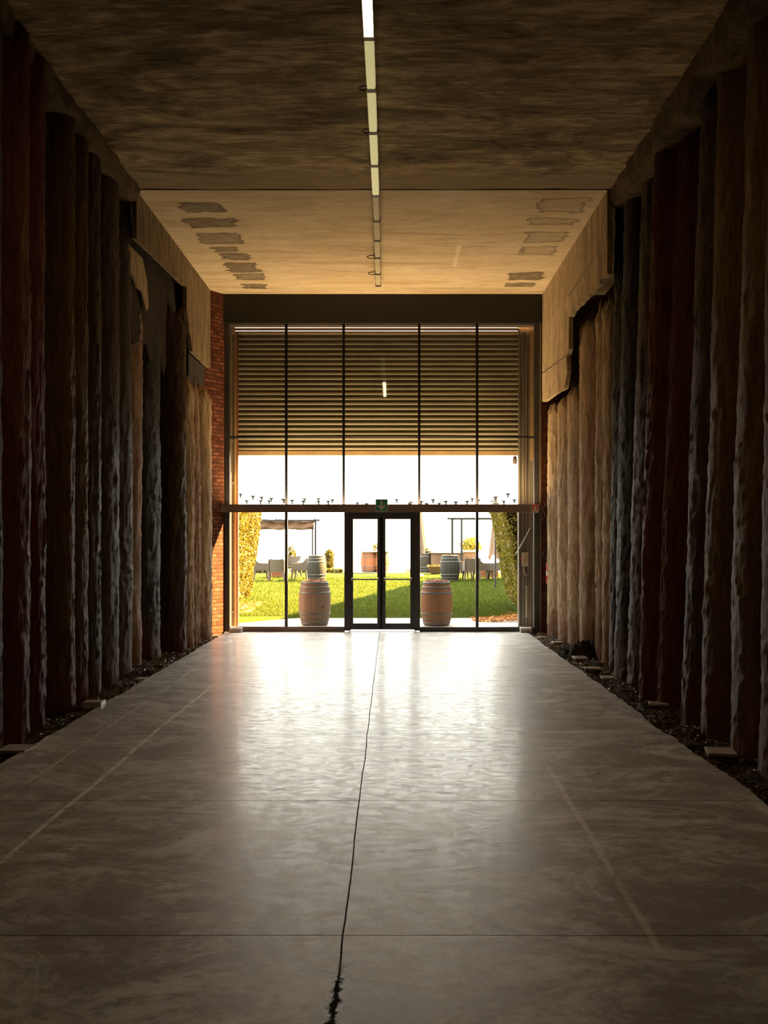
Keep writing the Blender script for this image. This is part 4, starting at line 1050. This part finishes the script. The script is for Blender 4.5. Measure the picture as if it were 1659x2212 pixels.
def parasol(label, px, ytop, ybot, wtop, wbot, d, sd):
    p = atz(px, ybot, d); tp = atz(px, ytop, d); g = lz(p.x, d) if d < 42.7 else .38; hgt = tp.z-p.z
    t = thing('closed_parasol', label, 'parasol', (p.x, d, g), group='folded parasols in the garden')
    mb = MB(); v = []; n = 40; m = 14; zb = p.z-g
    for j in range(m+1):
        q = j/m
        for k in range(n):
            a = 2*math.pi*k/n; w = (wbot+(wtop-wbot)*q)*d/F/2
            rr = w*(1+.28*math.sin(a*7+q*1.5+sd))
            zz = zb+hgt*q+(.12*math.sin(a*3+sd) if j == 0 else 0)
            v.append((rr*math.cos(a), rr*math.sin(a), zz))
    f = [(j*n+k, j*n+(k+1)%n, (j+1)*n+(k+1)%n, (j+1)*n+k) for j in range(m) for k in range(n)]+[tuple(m*n+k for k in range(n))]
    mb.add(v, f).build('folded_canopy', M['parasol'], t, smooth=True)
    MB().tube([(0, 0, 0), (0, 0, zb+hgt+.08)], .025, 10).build('pole', M['steel'], t)
    MB().lathe([(0, 0), (.22, 0), (.22, .05), (.04, .08), (0, .08)], 24, cap=False).build('base', M['stone'], t)
parasol('folded sand-coloured parasol just right of the door frame', 904, 1100, 1190, 10, 30, 41, 1)
parasol('folded sand-coloured parasol beside the right hedge', 1072, 1128, 1203, 14, 30, 44.0, 2)

# ------------------------------------------------------------------ string lights
def string(label, pts, d, nb, sd):
    t = thing('string_lights', label, 'string lights', (0, 0, 0), group='bulb strings over the garden')
    P = [atz(x, y, d+i*.15) for i, (x, y) in enumerate(pts)]
    path = []
    for i in range(len(P)-1):
        L = (P[i+1]-P[i]).length
        for k in range(10):
            q = k/10; path.append(P[i]+(P[i+1]-P[i])*q-Vector((0, 0, .035*L*4*q*(1-q)*.5)))
    path.append(P[-1])
    MB().tube(path, .007, 5).build('cable', M['bulb'], t)
    rnd = random.Random(sd)
    for k in range(nb):
        p = path[min(len(path)-1, int((k+.5+rnd.uniform(-.25, .25))/nb*len(path)))]
        MB().lathe([(.004, .02), (.085, .01), (.08, -.015), (.03, -.035), (.028, -.11), (0, -.13)], 10, c=(p.x, p.y, p.z), cap=False).build('bulb', M['bulb'], t)
string('bulb string sagging highest over the left hedge', [(515, 1066), (560, 1073), (612, 1078), (660, 1082), (730, 1081)], 33, 9, 1)
string('lower bulb string over the left half of the lawn', [(515, 1080), (575, 1081), (640, 1077), (700, 1076), (760, 1084), (800, 1088)], 35, 10, 2)
string('bulb string rising to the right guide post', [(880, 1088), (930, 1078), (985, 1084), (1045, 1078), (1110, 1063)], 33, 9, 3)
string('lower bulb string over the right half of the lawn', [(845, 1076), (905, 1087), (960, 1086), (1020, 1077), (1075, 1083), (1120, 1078)], 35, 9, 4)
